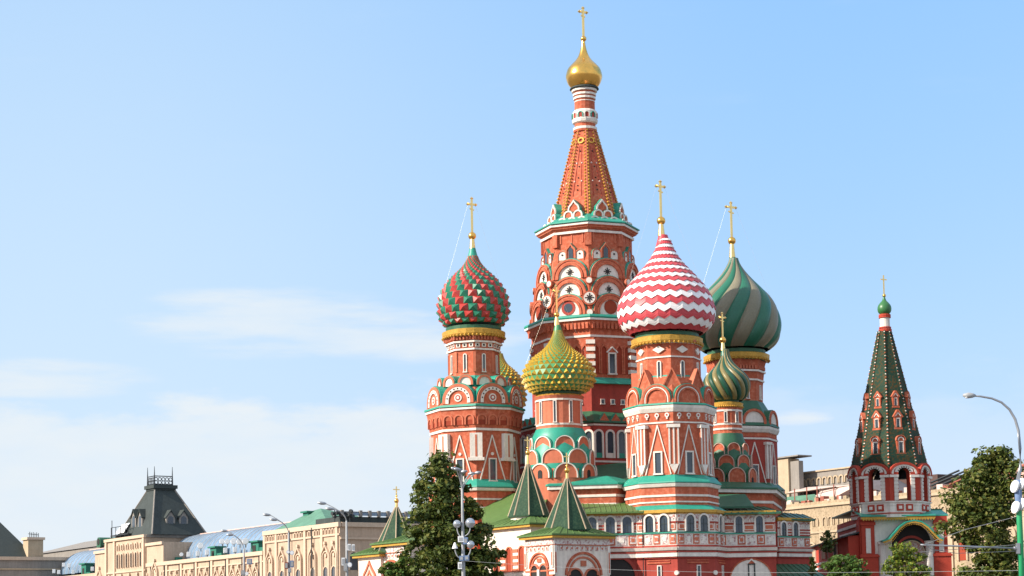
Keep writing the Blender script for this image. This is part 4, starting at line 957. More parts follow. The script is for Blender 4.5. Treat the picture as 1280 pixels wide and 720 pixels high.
# leftmost porch
pv3 = at(514, 700, 172); 
PO3, fR, fL, z = porch((pv3.x, 172), 6.0, 5.6, 677, 0.8, False)
pb = pv3+uL*5.6; pq = pb-uR*0.4; 
twin_arch_wall(fL, 5.6, z-0.4, PO3, 2.3, 1.7)
pv4 = at(476, 705, 175.6); z4 = zat(pv4.x, 175.6, 696)
PO4, fR4, fL4, z4 = porch((pv4.x, 175.6), 5.0, 3.9, 692, 0.9, False)
mb = MB(); g = fL4.sh(2.0, z4-3.0); mb.ext(g, arch(1.05, 0.5, 'keel'), -0.1, 0.05, 'plaster_pink'); mb.ring(g, arch(1.25, 0.5, 'keel'), arch(1.05, 0.5, 'keel'), -0.1, 0.14, 'brick_pale'); mb.ring(g, arch(0.75, 0.4, 'keel'), arch(0.6, 0.4, 'keel'), -0.1, 0.12, 'brick_pale'); cpart('keel_arch', mb, PO4)
tt = T(496, 660, 177, 0); tent(tt, PO3, 30, 689, 634, drum=(26, 688, 694), fin=(626, 2.8, 608))
# ================================================================== bell tower
BP = at(1130, 700, 203)
bt = empty('bell_tower', (BP.x, 206, 0), 'slim bell tower with green tiled tent spire over an open arcade and red porch block', 'bell tower')
def bpart(name, mb, parent=None): return link(name, mb, bt, parent)
t = T(1112, 600, 206, -11.5); s_ = t.s
zf, ze = t.z(642, 51), t.z(626, 51)
mb = MB(); t.rings(mb, [(49, 646), (49, 626)], 'white'); t.rings(mb, [(46, 626), (46, 625)], 'sandstone_pale'); BAL = bpart('balustrade', mb)
mb = MB(); t.band(mb, 49, 640, 642, 'red_paint', d=0.6); t.band(mb, 49, 625.5, 627.5, 'white', d=1.6); t.band(mb, 49, 630.5, 631.5, 'white', d=0.6); bpart('moulding', mb, BAL)
BT = None
mb = MB(); t.rings(mb, [(38, 626), (38, 624)], 'sandstone_pale'); FLOOR = bpart('belfry_floor', mb)
for k in range(8):
    W_ = 50*s_*0.765; f = t.ff(k, 50, 626); ri = 7.6*s_; hi = 40.5*s_; ro = W_/2-0.01; ho = 47*s_
    mb = MB(); po = arch(ro, ho-ro*0.72, 'round'); po = [(x, (ho-ro*0.72)+(y-(ho-ro*0.72))*0.72 if y > ho-ro*0.72 else y) for x, y in po]
    mb.ring(f, po, arch(ri, hi-ri), -0.9, 0, 'red_paint'); WALL = bpart('arcade_wall', mb)
    if vis(t.fa(k), -0.2):
        mb = MB()
        def arc(r0, r1, d, m, sc=1.0):
            y0 = hi-ri; o = [(x, y0+(y)*sc) for x, y in arch(r0, 0)[1:-1]]; i = [(x, y0+y*sc) for x, y in arch(r1, 0)[1:-1]]; mb.ring(f, o, i, -0.05, d, m)
        arc(ri*1.62, ri*1.02, 0.10, 'white'); arc(ri*2.05, ri*1.85, 0.15, 'white', 0.92)
        for i in range(9):
            a = math.pi*(i+0.5)/9; c = (math.cos(a)*ri*1.25, hi-ri+math.sin(a)*ri*1.25); e2 = (math.cos(a)*ri*1.0, hi-ri+math.sin(a)*ri*1.0); mb.bar(f, e2, c, 0.10, 0.0, 0.13, 'dark')
        bpart('arch_moulding', mb, WALL)
        for x in (-1, 1):
            mb = MB(); mb.box(f, x*(ri+0.28)-0.20, x*(ri+0.28)+0.20, 0.02, 2.5, -0.28, 0.08, 'white')
            for i in range(6): mb.box(f, x*(ri+0.28)-0.22, x*(ri+0.28)+0.22, 0.12+i*0.40, 0.12+i*0.40+0.30, -0.3, 0.15, 'white')
            bpart('quoin', mb, WALL)
        mb = MB(); y = hi-ri-0.35
        for x0, x1 in ((-W_/2, -ri-0.02), (ri+0.02, W_/2)): mb = MB(); mb.box(f, x0, x1, y, y+0.26, -0.3, 0.22, 'white'); mb.box(f, x0, x1, y+0.255, y+0.55, -0.3, 0.14, 'red_paint'); bpart('capital', mb, WALL)
        mb = MB()
        for x in (-0.52, 0.52): 
            g = t.ff(k, 49, 639).sh(x, 0); mb.box(g, -0.38, 0.38, 0.05, 0.75, -0.05, 0.10, 'red_paint'); mb.box(g, -0.18, 0.18, 0.24, 0.56, -0.05, 0.14, 'white')
        bpart('panel', mb, BAL)
        # gable rim over the arch
        mb = MB(); g = t.ff(k, 51.5, 626); y0 = ho-ro*0.72
        o = [(x*1.03, y0+y*0.76) for x, y in arch(ro, 0)[1:-1]]; i = [(x*0.90, y0+y*0.60) for x, y in arch(ro, 0)[1:-1]]; mb.ring(g, o, i, -0.6, 0.10, 'red_paint')
        o = [(x*0.885, y0+y*0.59) for x, y in arch(ro, 0)[1:-1]]; i = [(x*0.80, y0+y*0.50) for x, y in arch(ro, 0)[1:-1]]; mb.ring(g, o, i, -0.3, 0.04, 'white'); bpart('gable_rim', mb, WALL)
# bells
for dx, dy, r in ((-1.3, -0.6, 0.55), (1.2, -0.9, 0.65), (0, 0.8, 0.8)):
    mb = MB(); z = t.z(600); mb.lathe(t.X+dx, t.Y+dy, [(r, z), (r*0.82, z+r*0.35), (r*0.62, z+r*0.9), (r*0.5, z+r*1.3), (0.1, z+r*1.5), (0.06, z+r*1.5+0.9)], 'iron', 16, smooth=True); bpart('bell', mb)
mb = MB(); z = t.z(600)+1.9; f = Fr((t.X, t.Y, z), V((0, -1, 0)))
mb.box(f, -3.6, 3.6, -0.12, 0.12, -0.12, 0.12, 'bark'); mb.box(f, -0.12, 0.12, -0.11, 0.11, 0.13, 3.2, 'bark'); mb.box(f, -0.12, 0.12, -0.11, 0.11, -3.2, -0.13, 'bark'); bpart('bell_beam', mb)
# spire
zt0, zt1, rt0, rt1 = t.z(585, 46), None, 47*s_, 8*s_
tt = T(1108.5, 500, 206, -11.5); zt1 = tt.z(414)
mb = MB(); mb.lathe(tt.X, tt.Y, [(rt0*1.02, zt0-0.05), (rt0, zt0), (rt0*0.965, zt0+1.3), (rt1, zt1)], 'tile_green', 8, tt.rot); SP = bpart('tent_roof', mb)
for k in range(8):
    a = tt.va(k)
    if vis(a):
        n = V((math.sin(a), -math.cos(a), 0)); u = V((math.cos(a), math.sin(a), 0)); p0 = V((tt.X, tt.Y, zt0+0.3))+n*rt0*0.99; p1 = V((tt.X, tt.Y, zt1))+n*rt1
        mb = MB(); mb.tube([p0, p1], [0.13, 0.09], 'tile_green', 6)
        for i in range(44):
            f_ = (i+0.5)/44; c = p0.lerp(p1, f_)+n*0.05; rr = 0.15-0.05*f_
            mb.octa(c, rr, 'white' if i % 2 else 'brick')
        bpart('beaded_rib', mb, SP)
    a = tt.fa(k)
    if not vis(a): continue
    for (yb, yt, wd, kind) in ((567, 541, 11.5, 0), (535, 514, 10, 1), (508, 490, 8.5, 2)):
        Rr = (rt1 + (rt0-rt1)*((tt.z(yb)-zt1)/(zt0-zt1)))/s_
        f = tt.fr(a, Rr*s_*math.cos(math.pi/8)+0.10, tt.z(yb, Rr*0.8)); w = wd*s_/2; H = (yb-yt)*s_
        mb = MB()
        mb.box(f, -w, w, 0, H*0.62, -1.2, 0.0, 'brick'); mb.box(f, -w*1.15, w*1.15, -0.2, 0.0, -1.0, 0.10, 'brick')
        for x in (-w*0.9, w*0.9-0.16): mb.box(f, x, x+0.16, 0.02, H*0.6, -0.1, 0.10, 'brick')
        for x in (-w*0.62, w*0.62-0.10): mb.box(f, x, x+0.10, 0.06, H*0.52, -0.1, 0.08, 'white')
        mb.box(f, -w*0.62, w*0.62, H*0.52, H*0.57, -0.1, 0.09, 'white')
        DM = bpart('dormer', mb, SP)
        mb = MB(); mb.box(f, -w*0.45, w*0.45, 0.06, H*0.52, -0.1, 0.03, 'glass'); bpart('dormer_window', mb, SP)
        mb = MB()
        if kind == 0:
            g = f.sh(0, H*0.60); mb.ext(g, arch(w*0.95, 0.05), -1.3, 0.02, 'brick', 'tile_green'); mb.ring(g, arch(w*1.1, 0.05), arch(w*0.96, 0.05), -1.2, 0.16, 'brick'); mb.ring(g, arch(w*0.74, 0.03), arch(w*0.5, 0.03), -0.02, 0.10, 'white')
        else:
            g = f.sh(0, H*0.62); mb.ext(g, [(-w*1.2, 0), (w*1.2, 0), (0, H*0.40)], -1.3, 0.02, 'brick', 'tile_green'); mb.bar(g, (-w*1.2, 0), (0, H*0.42), 0.16, -0.5, 0.14, 'brick'); mb.bar(g, (w*1.2, 0), (0, H*0.42), 0.16, -0.5, 0.145, 'brick'); mb.bar(g, (-w*0.7, 0.08), (0, H*0.26), 0.09, -0.1, 0.10, 'white'); mb.bar(g, (w*0.7, 0.08), (0, H*0.26), 0.09, -0.1, 0.105, 'white')
        bpart('dormer_gable', mb, SP)
th = T(1106, 400, 206, 0); mb = MB(); th.rings(mb, [(8.2, 415), (8.4, 412), (6.2, 411), (6.2, 397), (7.6, 395.5), (7.6, 393.5), (5, 392.5)], ['red_paint', 'red_paint', 'white', 'red_paint', 'red_paint', 'red_paint'], 16, False); NK = bpart('neck', mb)
mb = MB(); [th.rings(mb, [(5.5, y+1.6), (7.6, y+1.6), (7.6, y), (5.5, y)], 'red_paint', 16, False) for y in (396, 409)]; bpart('band', mb, NK)
c = Curve(th.prof([(5.5, 393), (8.0, 390), (8.7, 386), (7.8, 382), (5.2, 378.5), (2.6, 375.5), (1.2, 371)], False)); mb = MB(); mb.lathe(th.X, th.Y, [c.at(c.len*i/24)[:2] for i in range(25)], 'cupola_green', 24, smooth=True); bpart('dome', mb)
tq = T(1104.5, 350, 206); mb = MB(); f = Fr((tq.X, tq.Y, tq.z(371)), V((0.5, -0.86, 0))); H = tq.z(344)-tq.z(371)
mb.box(f, -0.06, 0.06, 0, H, -0.05, 0.05, 'gold_bright'); mb.box(f, -0.42, -0.062, H*0.8-0.06, H*0.8+0.06, -0.04, 0.04, 'gold_bright'); mb.box(f, 0.062, 0.42, H*0.8-0.06, H*0.8+0.06, -0.04, 0.04, 'gold_bright'); mb.ball((tq.X, tq.Y, tq.z(369.5)), 0.2, 'gold', 10, 6); bpart('cross', mb)
# porch block below
Yf = 203.0
def bx(px, py=680): return at(px, py, Yf).x
xL, xR = bx(1077), bx(1183.5); zr = zat((xL+xR)/2, Yf, 645)
def bz(py): return zat((xL+xR)/2, Yf, py)
mb = MB(); mb.plan([(xL, Yf), (xR, Yf), (xR, 218), (xL, 218)], 0, zr, 'red_paint'); BASE = bpart('porch_block', mb)
ff = Fr((0, Yf, 0), (0, -1, 0))
mb = MB(); mb.box(ff, bx(1093), bx(1168), 0, zr-0.05, -0.2, 0.06, 'white'); bpart('white_front', mb, BASE)
for a_, b_ in ((1077, 1093), (1168, 1184)):
    x0, x1 = bx(a_), bx(b_); mb = MB(); mb.box(ff, x0-0.02, x1, bz(692), zr-0.04, -0.3, 0.28, 'red_paint'); mb.box(ff, x0+0.42, x1-0.42, bz(691), bz(660), 0.2, 0.34, 'white'); mb.box(ff, x0-0.12, x1+0.12, bz(656), bz(652), -0.3, 0.38, 'red_paint')
    mb.box(ff, x0-0.2, x1+0.3, 0, bz(692.1), -0.3, 0.45, 'red_paint'); mb.box(ff, x0-0.3, x1+0.4, bz(696), bz(693.5), -0.3, 0.55, 'red_paint'); bpart('pier', mb, BASE)
mb = MB()
for i in range(1): mb.slab([(xL-0.2, Yf-0.9, zr+0.05), (bx(1169), Yf-0.9, zr+0.05), (bx(1169), Yf+3, zr+0.85), (xL-0.2, Yf+3, zr+0.85)], 0.12, 'turquoise')
mb.slab([(bx(1169)+0.01, Yf-0.3, zr+0.05), (xR+0.2, Yf-0.3, zr+0.05), (xR+0.2, Yf+3, zr+0.8), (bx(1169)+0.01, Yf+3, zr+0.8)], 0.12, 'turquoise')
mb.slab([(xL-0.5, Yf+2.9, zr+0.9), (xR+0.3, Yf+2.9, zr+0.9), (xR+0.3, 218.5, zr+0.9), (xL-0.5, 218.5, zr+0.9)], 0.15, 'dark_roof'); bpart('eave_roof', mb, BASE)
mb = MB(); mb.box(ff, xL-0.1, bx(1168.5), zr-0.32, zr-0.085, 0.3, 0.80, 'gold_trim')
for i in range(26):
    x = xL + (bx(1168)-xL)*(i+0.5)/26; mb.ext(ff, [(x-0.14, zr-0.33), (x, zr-0.52), (x+0.14, zr-0.33)], 0.72, 0.80, 'gold_trim')
bpart('eave_trim', mb, BASE)
# vaulted canopy
cx, cz = bx(1139), bz(672); pr = [(-3.45, -0.35), (-2.7, -0.10), (-2.15, 0.45), (-1.5, 1.15), (-0.8, 1.62), (0, 1.78), (0.8, 1.62), (1.5, 1.15), (2.15, 0.45), (2.7, -0.10), (3.1, -0.25)]
mb = MB(); po = [(cx+x, cz+y) for x, y in pr]; pi = [(cx+x*0.97, cz+y-0.14) for x, y in pr]; mb.ring(ff, po, pi, 0.07, 1.9, 'turquoise'); CAN = bpart('canopy', mb, BASE)
mb = MB(); pi2 = [(cx+x*0.935, cz+y-0.32) for x, y in pr]; mb.ring(ff, [(x, y-0.004) for x, y in pi], pi2, 1.72, 1.86, 'gold_trim')
for i in range(40):
    k = i/39*(len(pr)-1); j = min(int(k), len(pr)-2); q = k-j; x = cx+(pr[j][0]*(1-q)+pr[j+1][0]*q)*0.89; y = cz+pr[j][1]*(1-q)+pr[j+1][1]*q-0.44; mb.octa(ff.P(x, y, 1.79), 0.07, 'gold_trim')
bpart('canopy_fringe', mb, CAN)
mb = MB(); g = ff.sh(cx, 0); mb.ext(g, arch(2.05, cz-0.55), 0.03, 0.075, 'dark'); RC = bpart('recess', mb, BASE)
mb = MB(); mb.ring(g, arch(1.75, cz-1.55), arch(1.5, cz-1.55), 0.07, 0.16, 'brick_deep'); mb.ext(g, arch(1.32, cz-1.75), 0.05, 0.11, 'mosaic'); mb.ring(g, arch(1.45, cz-1.75), arch(1.33, cz-1.75), 0.05, 0.2, 'sandstone_pale'); bpart('icon_panel', mb, RC)
for x0, x1 in ((bx(1097), bx(1107)), (bx(1156), bx(1166))):
    mb = MB(); xm = (x0+x1)/2; mb.lathe(xm, Yf-0.25, [(0.40, 0), (0.40, cz-0.75), (0.50, cz-0.7), (0.50, cz-0.4)], 'white', 12); bpart('column', mb, BASE)
# side wall and lean-to wing to the left
fs = Fr((xL, 203, 0), (-1, 0, 0))    # u runs to -Y -> +Y is negative u
mb = MB(); mb.box(fs, -13, -2.2, zr-2.9, zr-1.3, -0.05, 0.10, 'white'); mb.box(fs, -14.5, -0.4, zr-3.3, zr-3.05, -0.05, 0.12, 'brick_deep'); mb.box(fs, -14.5, -0.4, zr-0.9, zr-0.6, -0.05, 0.14, 'white'); mb.box(fs, -2.0, -0.1, 0, zr-0.3, -0.05, 0.16, 'red_paint'); bpart('side_panel', mb, BASE)
xw = xL-1.3; zw = bz(668); mb = MB(); mb.plan([(xw, 203.6), (xL+0.4, 203.6), (xL+0.4, 236), (xw, 236)], 0, zw, 'red_paint'); WG = bpart('wing', mb)
mb = MB(); mb.slab([(xw-0.6, 203.3, zw-0.05), (xL, 203.3, zw+0.45), (xL, 236.3, zw+0.45), (xw-0.6, 236.3, zw-0.05)], 0.16, 'mansard'); bpart('roof', mb, WG)
fw = Fr((xw, 203.6, 0), (-1, 0, 0)); mb = MB(); mb.box(fs if False else fw, -32, 0, zw-2.35, zw-2.1, -0.05, 0.16, 'white'); mb.box(fw, -32, 0, zw-2.9, zw-2.65, -0.05, 0.12, 'white'); bpart('band', mb, WG)
for x, m in ((-8, 'dark'), (-16, 'sandstone_pale'), (-23, 'sandstone_pale')):
    mb = MB(); mb.box(fw, x-1.1, x+1.1, zw-1.75, zw-0.55, -0.05, 0.06, m); mb.ring(fw, [(x-1.3, zw-1.9), (x-1.3, zw-0.4), (x+1.3, zw-0.4), (x+1.3, zw-1.9)], [(x-1.1, zw-1.75), (x-1.1, zw-0.55), (x+1.1, zw-0.55), (x+1.1, zw-1.75)], -0.05, 0.12, 'plaster_pink'); bpart('window', mb, WG)

# ================================================================== unfinished sandstone building behind the bell tower
DV = V((-0.555, 0.832, 0)); EV = V((0.832, 0.555, 0))
RP = V((at(1110, 618, 300).x, 300, 0)); rb = empty('unfinished_building', RP, 'half rebuilt sandstone block with a torn up roof behind the red bell tower', 'building')
def RG(t, s, z=0): p = RP+DV*t+EV*s; return V((p.x, p.y, z))
def rpart(name, mb, parent=None): return link(name, mb, rb, parent)
z0 = zat(RP.x, RP.y, 618)
def blk(fn, t0, t1, s0, s1, z0_, z1_, m, mt=None, mb=None):
    mb = mb or MB(); mb.plan([tuple(fn(t1, s0))[:2], tuple(fn(t0, s0))[:2], tuple(fn(t0, s1))[:2], tuple(fn(t1, s1))[:2]], z0_, z1_, m, mt); return mb
RW = rpart('wall', blk(RG, -45, 62, 0, 3, 0, z0, 'sandstone', 'concrete'))
fR_ = Fr(RG(0, 0), -EV)       # x to the right = smaller t
mb = MB(); mb.box(fR_, -62, 45, z0-0.9, z0-0.5, -0.1, 0.35, 'sandstone_pale'); mb.box(fR_, -62, 45, z0-5.2, z0-4.9, -0.1, 0.25, 'sandstone_pale'); rpart('string_course', mb, RW)
for i in range(22):
    x = -58+i*4.7; mb = MB(); mb.box(fR_, x, x+0.9, 2, z0-5.25, -0.05, 0.28, 'sandstone_pale'); rpart('pilaster', mb, RW)
    mb = MB(); g = fR_.sh(x+2.8, z0-11); mb.ext(g, arch(0.75, 3.4), -0.05, 0.06, 'niche' if i % 5 == 0 else 'sandstone_pale'); mb.ring(g, arch(1.05, 3.4), arch(0.76, 3.4), -0.05, 0.3, 'sandstone_pale'); rpart('blind_window', mb, RW)
    for j in (-1, 0, 1):
        mb = MB(); g = fR_.sh(x+2.6+j*1.3, z0-4.0); mb.ring(g, arch(0.55, 0.9), arch(0.38, 0.9), -0.05, 0.22, 'sandstone_pale'); rpart('blind_arch', mb, RW)
rnd = random.Random(5)
mb = MB()
for i in range(140):
    x = rnd.uniform(-60, 44); w = rnd.uniform(0.3, 1.3); mb.box(fR_, x, x+w, z0-0.1, z0+rnd.uniform(0.15, 0.9), -rnd.uniform(1.0, 2.6), -rnd.uniform(0.1, 0.8), rnd.choice(['sandstone', 'canvas', 'tin_red', 'sandstone_pale']))
tag(rpart('rubble', mb, RW), kind='stuff')
# upper storey set back
UW = rpart('upper_storey', blk(RG, -2, 55, 9, 30, z0-2, zat(*tuple(RG(15, 9))[:2], 603), 'ruin_dark'))
fU = Fr(RG(0, 9), -EV); zu0 = zat(*tuple(RG(15, 9))[:2], 603); zu1 = zat(*tuple(RG(15, 9))[:2], 583.5)
mb = MB(); mb.box(fU, -55, -8, zu0+0.01, zu1, -3, 0.2, 'concrete'); mb.box(fU, -55, -8, zu1+0.003, zu1+0.25, -3, 0.5, 'sandstone_pale'); mb.box(fU, -55, -8, zu0-0.2, zu0, -0.2, 0.35, 'concrete'); CO = rpart('cornice', mb, UW)
for i in range(19):
    x = -33+i*1.35; mb = MB(); mb.ring(fU.sh(x, zu0+0.35), arch(0.6, 0.75), arch(0.36, 0.75), 0.1, 0.45, 'sandstone_pale'); rpart('corbel_arch', mb, CO)
# left pier (pale) with its capping roof
tl = 26.5
PR = rpart('pier', blk(RG, 28.5, 32.5, 5, 7.5, 0, zat(*tuple(RG(30, 5))[:2], 574), 'sandstone_pale')); 
mb = blk(RG, 26.3, 28.4, 5.4, 6.4, 0, zat(*tuple(RG(27, 5))[:2], 576), 'concrete'); rpart('pier', mb, UW)  # grey block painted as the shaded side of the pale pier
zz_ = zat(*tuple(RG(30, 5))[:2], 573); mb = blk(RG, 25.6, 33.0, 4.6, 7.8, zz_+0.02, zz_+0.25, 'concrete'); rpart('cap_roof', mb, PR)
# canopy, posts, nets, tarpaulin on the terrace
mb = MB(); a, b = RG(27, 3.5), RG(8, 2.0); za, zb_ = zat(*tuple(a)[:2], 615), zat(*tuple(b)[:2], 604)
q = [V((a.x, a.y, za)), V((b.x, b.y, zb_)), V((*tuple(RG(13, 6))[:2], zb_+0.3)), V((*tuple(RG(27, 7))[:2], za+0.9))]; mb.slab(q, 0.15, 'canvas'); mb.quad(q[1], V((*tuple(RG(16, 2.4))[:2], zb_-2.2)), V((*tuple(RG(20, 3))[:2], zb_-1.2)), V((*tuple(RG(18, 3.5))[:2], zb_)), 'canvas'); rpart('canopy', mb)
for tt_ in (26.5, 24, 21, 18.5, 14.5):
    mb = MB(); p = RG(tt_, 2.2); mb.tube([(p.x, p.y, z0-0.2), (p.x, p.y, za+0.3)], 0.10, 'tin_red', 5); rpart('post', mb)
mb = MB(); p, q = RG(27, 2.2), RG(14, 2.2); mb.tube([(p.x, p.y, z0+2), (q.x, q.y, z0+2.3)], 0.08, 'bark', 5); mb.slab([(p.x, p.y, z0+1.5), (*tuple(RG(19, 2.2))[:2], z0+1.5), (*tuple(RG(19, 2.4))[:2], z0+0.2), (p.x, p.y, z0+0.2)], 0.06, 'net_green'); rpart('guard_net', mb)
mb = MB(); v = []; fsx = []; nx_, ny_ = 16, 8
for i in range(nx_+1):
    for j in range(ny_+1):
        tq_, sq = 16-16*i/nx_, 3.5+5.0*j/ny_; hx = math.sin(math.pi*min(1, i/nx_*1.05)*0.5+0.2)*math.sin(math.pi*(0.12+0.5*j/ny_)); p = RG(tq_, sq); v.append((p.x, p.y, z0+0.2+4.2*hx*math.exp(-((i/nx_-0.42)/0.38)**2)+rnd.uniform(-0.12, 0.12)))
for i in range(nx_):
    for j in range(ny_): a = i*(ny_+1)+j; fsx.append((a, a+1, a+ny_+2, a+ny_+1))
mb.add(v, fsx, 'tarpaulin', True); rpart('tarpaulin', mb)
# right end: pink shell and red rafters
zr0 = z0; p = RG(-16, 3); zp = zat(p.x, p.y, 586)
SHL = rpart('shell_wall', blk(RG, -30, -13.5, 3, 3.6, zr0-0.2, zp, 'plaster_pink')); fs_ = Fr(RG(-13.5, 3), -EV)
mb = MB()
for i in range(6): mb.box(fs_, i*2.9, i*2.9+0.3, z0-0.2, zp+0.05, -0.02, 0.2, 'tin_red')
mb.box(fs_, 0, 16, zp-0.4, zp-0.1, -0.02, 0.25, 'tin_red'); mb.bar(fs_, (0.5, z0+0.4), (9, zp-0.6), 0.25, 0.0, 0.28, 'tin_red'); rpart('red_framing', mb, SHL)
for i in range(4):
    a, b = RG(-3.5-i*2.2, 1.5), RG(-9.5-i*2.0, 6); mb = MB(); mb.tube([(a.x, a.y, z0+0.3), (b.x, b.y, z0+3.2)], 0.16, 'iron' if i < 3 else 'tin_red', 5); rpart('rafter', mb)

# ================================================================== shopping arcade on the left
G0 = V((at(425, 700, 380).x, 380, 0))
ar = empty('arcade_building', G0, 'very long ochre shopping arcade with carved facade, glass vaults and dark mansard tower', 'building')
def GG(t, s, z=0): p = G0+DV*t+EV*s; return V((p.x, p.y, z))
def apart(name, mb, parent=None): return link(name, mb, ar, parent)
def ogee(mb, f, x, y, w, h, pane=0.4):
    """tall moulded bay with a keel hood; the window fills its lower part"""
    g = f.sh(x, y); st = h-w*0.775
    mb.ring(g, arch(w*0.5, st, 'keel'), arch(w*0.41, st, 'keel'), -0.05, 0.5, 'ochre_trim'); mb.ring(g, arch(w*0.40, st-0.2), arch(w*0.33, st-0.2), -0.05, 0.3, 'ochre_trim')
    mb.ext(g, arch(w*0.29, h*pane), -0.05, 0.05, 'glass'); mb.ring(g, arch(w*0.37, h*pane), arch(w*0.295, h*pane), -0.05, 0.22, 'ochre_trim'); mb.box(g, -0.05, 0.05, 0, h*pane+w*0.27, 0.04, 0.09, 'ochre_trim')
    g2 = f.sh(x, y+h-w*0.72); disc(mb, g2, 0, 0, w*0.13, -0.05, 0.28, 'ochre_trim', 10); disc(mb, f.sh(x, y+h+0.1), 0, 0, w*0.11, -0.05, 0.55, 'ochre_trim', 8)
zT = zat(G0.x, 380, 652.5)
TALL = apart('end_pavilion', blk(GG, 0, 33.3, 0, 42, 0, zT-0.02, 'ochre', 'mansard'))
fA = Fr(GG(0, 0), -EV); fE = Fr(GG(0, 0), -DV)
mb = MB(); mb.box(fA, -33.4, 0.3, zT-0.9, zT, -0.2, 0.5, 'ochre_trim'); mb.box(fA, -33.4, 0.1, zT-2.6, zT-2.2, -0.1, 0.3, 'ochre_trim'); mb.box(fE, 0.31, 42, zT-0.9, zT-0.005, -0.2, 0.45, 'ochre_trim'); mb.box(fE, 0.11, 42, zT-3.4, zT-3.0, -0.1, 0.3, 'ochre_trim'); apart('cornice', mb, TALL)
for x in (-33, -27.5, -14.5, -7.2 + 0, -0.9):
    mb = MB(); mb.box(fA, x-0.45, x+0.45, 0, zT-0.92, -0.05, 0.35, 'ochre_trim'); apart('pilaster', mb, TALL)
for x in (-20.8, -11): mb = MB(); mb.tube([fA.P(x, 0, 0.5), fA.P(x, zT-0.5, 0.5)], 0.15, 'iron', 6); apart('drain_pipe', mb, TALL)
for x in (-30.6, -24.9, -17.6, -11.2 - 6.4 + 6.4, -5.7, -2.3):
    mb = MB(); ogee(mb, fA, x, zT-13.4, 3.3, 9.4); apart('window', mb, TALL)
for i in range(8):
    for j in range(2):
        mb = MB(); g = fE.sh(3+i*4.6, zT-9.5-j*6.5); mb.ext(g, arch(0.9, 2.6), -0.05, 0.05, 'glass'); mb.ring(g, arch(1.3, 2.6), arch(0.91, 2.6), -0.05, 0.3, 'ochre_trim'); apart('window', mb, TALL)
# parapet railing and attic on the end
mb = blk(GG, 1.5, 12, 1.0, 40, zT, zat(G0.x, 382, 645.5), 'mansard'); AT = apart('attic', mb, TALL)
zA = zat(G0.x, 382, 645.5)
for i in range(18):
    mb = MB(); g = Fr(GG(1.2, 1.2+i*2.1), -DV); mb.box(g, -0.3, 0.3, zA, zA+1.25, -0.3, 0.3, 'concrete'); mb.box(g, 0.31, 1.79, zA+0.85, zA+1.0, -0.05, 0.05, 'iron'); mb.box(g, 0.31, 1.79, zA+0.2, zA+0.84, -0.03, 0.03, 'glass_roof'); apart('railing', mb, AT)
# low green hip roof of the pavilion
zz0 = zT+0.02; pk = zat(*tuple(GG(24, 8))[:2], 636); mb = MB(); A_, B_, C_, D_ = GG(33.2, 1.5, zz0), GG(7.5, 1.5, zz0), GG(7.5, 20, zz0), GG(33.2, 20, zz0); p1, p2 = GG(26, 8, pk-0.2), GG(23, 8, pk)
mb.add([A_, B_, C_, D_, p1, p2], [(0, 1, 5, 4), (1, 2, 5), (2, 3, 4, 5), (3, 0, 4)], 'net_green'); apart('hip_roof', mb, TALL)
for i in range(26):
    x = -32.6+i*1.25
    if all(abs(x-q) > 0.7 for q in (-27.5, -14.5, -7.2, -20.8, -11)): mb = MB(); g = fA.sh(x, zT-2.15); mb.ring(g, arch(0.5, 0.6), arch(0.3, 0.6), -0.05, 0.28, 'ochre_trim'); apart('blind_arch', mb, TALL)
mb = MB(); mb.box(fA, -33.4, 0.05, zT-13.9, zT-13.5, -0.1, 0.3, 'ochre_trim'); apart('string_course', mb, TALL)
# long low range
zL = zat(*tuple(GG(33.3, 0))[:2], 689.5)
LOW = apart('long_range', blk(GG, 33.31, 96, 0, 26, 0, zL, 'ochre', 'mansard'))
mb = MB(); mb.box(fA, -96, -33.35, zL-0.7, zL+0.15, -0.2, 0.55, 'ochre_trim'); mb.box(fA, -96, -33.35, zL-2.2, zL-1.9, -0.1, 0.3, 'ochre_trim'); apart('cornice', mb, LOW)
for i in range(8):
    x = -34.5-i*8.3; mb = MB(); mb.box(fA, x-0.5, x+0.5, 0, zL-0.72, -0.05, 0.35, 'ochre_trim'); mb.tube([fA.P(x-0.8, 0, 0.4), fA.P(x-0.8, zL-0.3, 0.4)], 0.13, 'iron', 5); apart('pilaster', mb, LOW)
    for j in (2.7, 5.8):
        mb = MB(); ogee(mb, fA, x-j, zL-10.6, 3.1, 8.0); apart('window', mb, LOW)
def vault(t0, t1, sc, zc, r, parent, nrib, zs=1.0):
    mb = MB(); n = 18; vs = []; 
    for tt_ in (t0, t1):
        for i in range(n+1): a = math.pi*i/n; vs.append(GG(tt_, sc-r*math.cos(a), zc+r*zs*math.sin(a)))
    mb.add(vs, [(i, i+1, n+2+i, n+1+i) for i in range(n)], 'glass_roof', True); mb.add(vs, [list(range(n+1)), list(range(n+1, 2*n+2))], 'glass_roof'); o = apart('glass_vault', mb, parent)
    mb = MB()
    for k in range(nrib+1):
        tt_ = t0+(t1-t0)*k/nrib; mb.tube([GG(tt_, sc-(r+0.03)*math.cos(math.pi*i/n), zc+(r+0.03)*zs*math.sin(math.pi*i/n)) for i in range(n+1)], 0.10, 'grey_paint', 4)
    mb.tube([GG(t0, sc, zc+r*zs+0.15), GG(t1, sc, zc+r*zs+0.15)], 0.22, 'plaster_pink', 4); link('vault_ribs', mb, ar, o); return o
zv = zat(*tuple(GG(60, 12))[:2], 658.3); vault(28, 95, 13, zL, 7.8, LOW, 26, (zv-zL)/7.8)
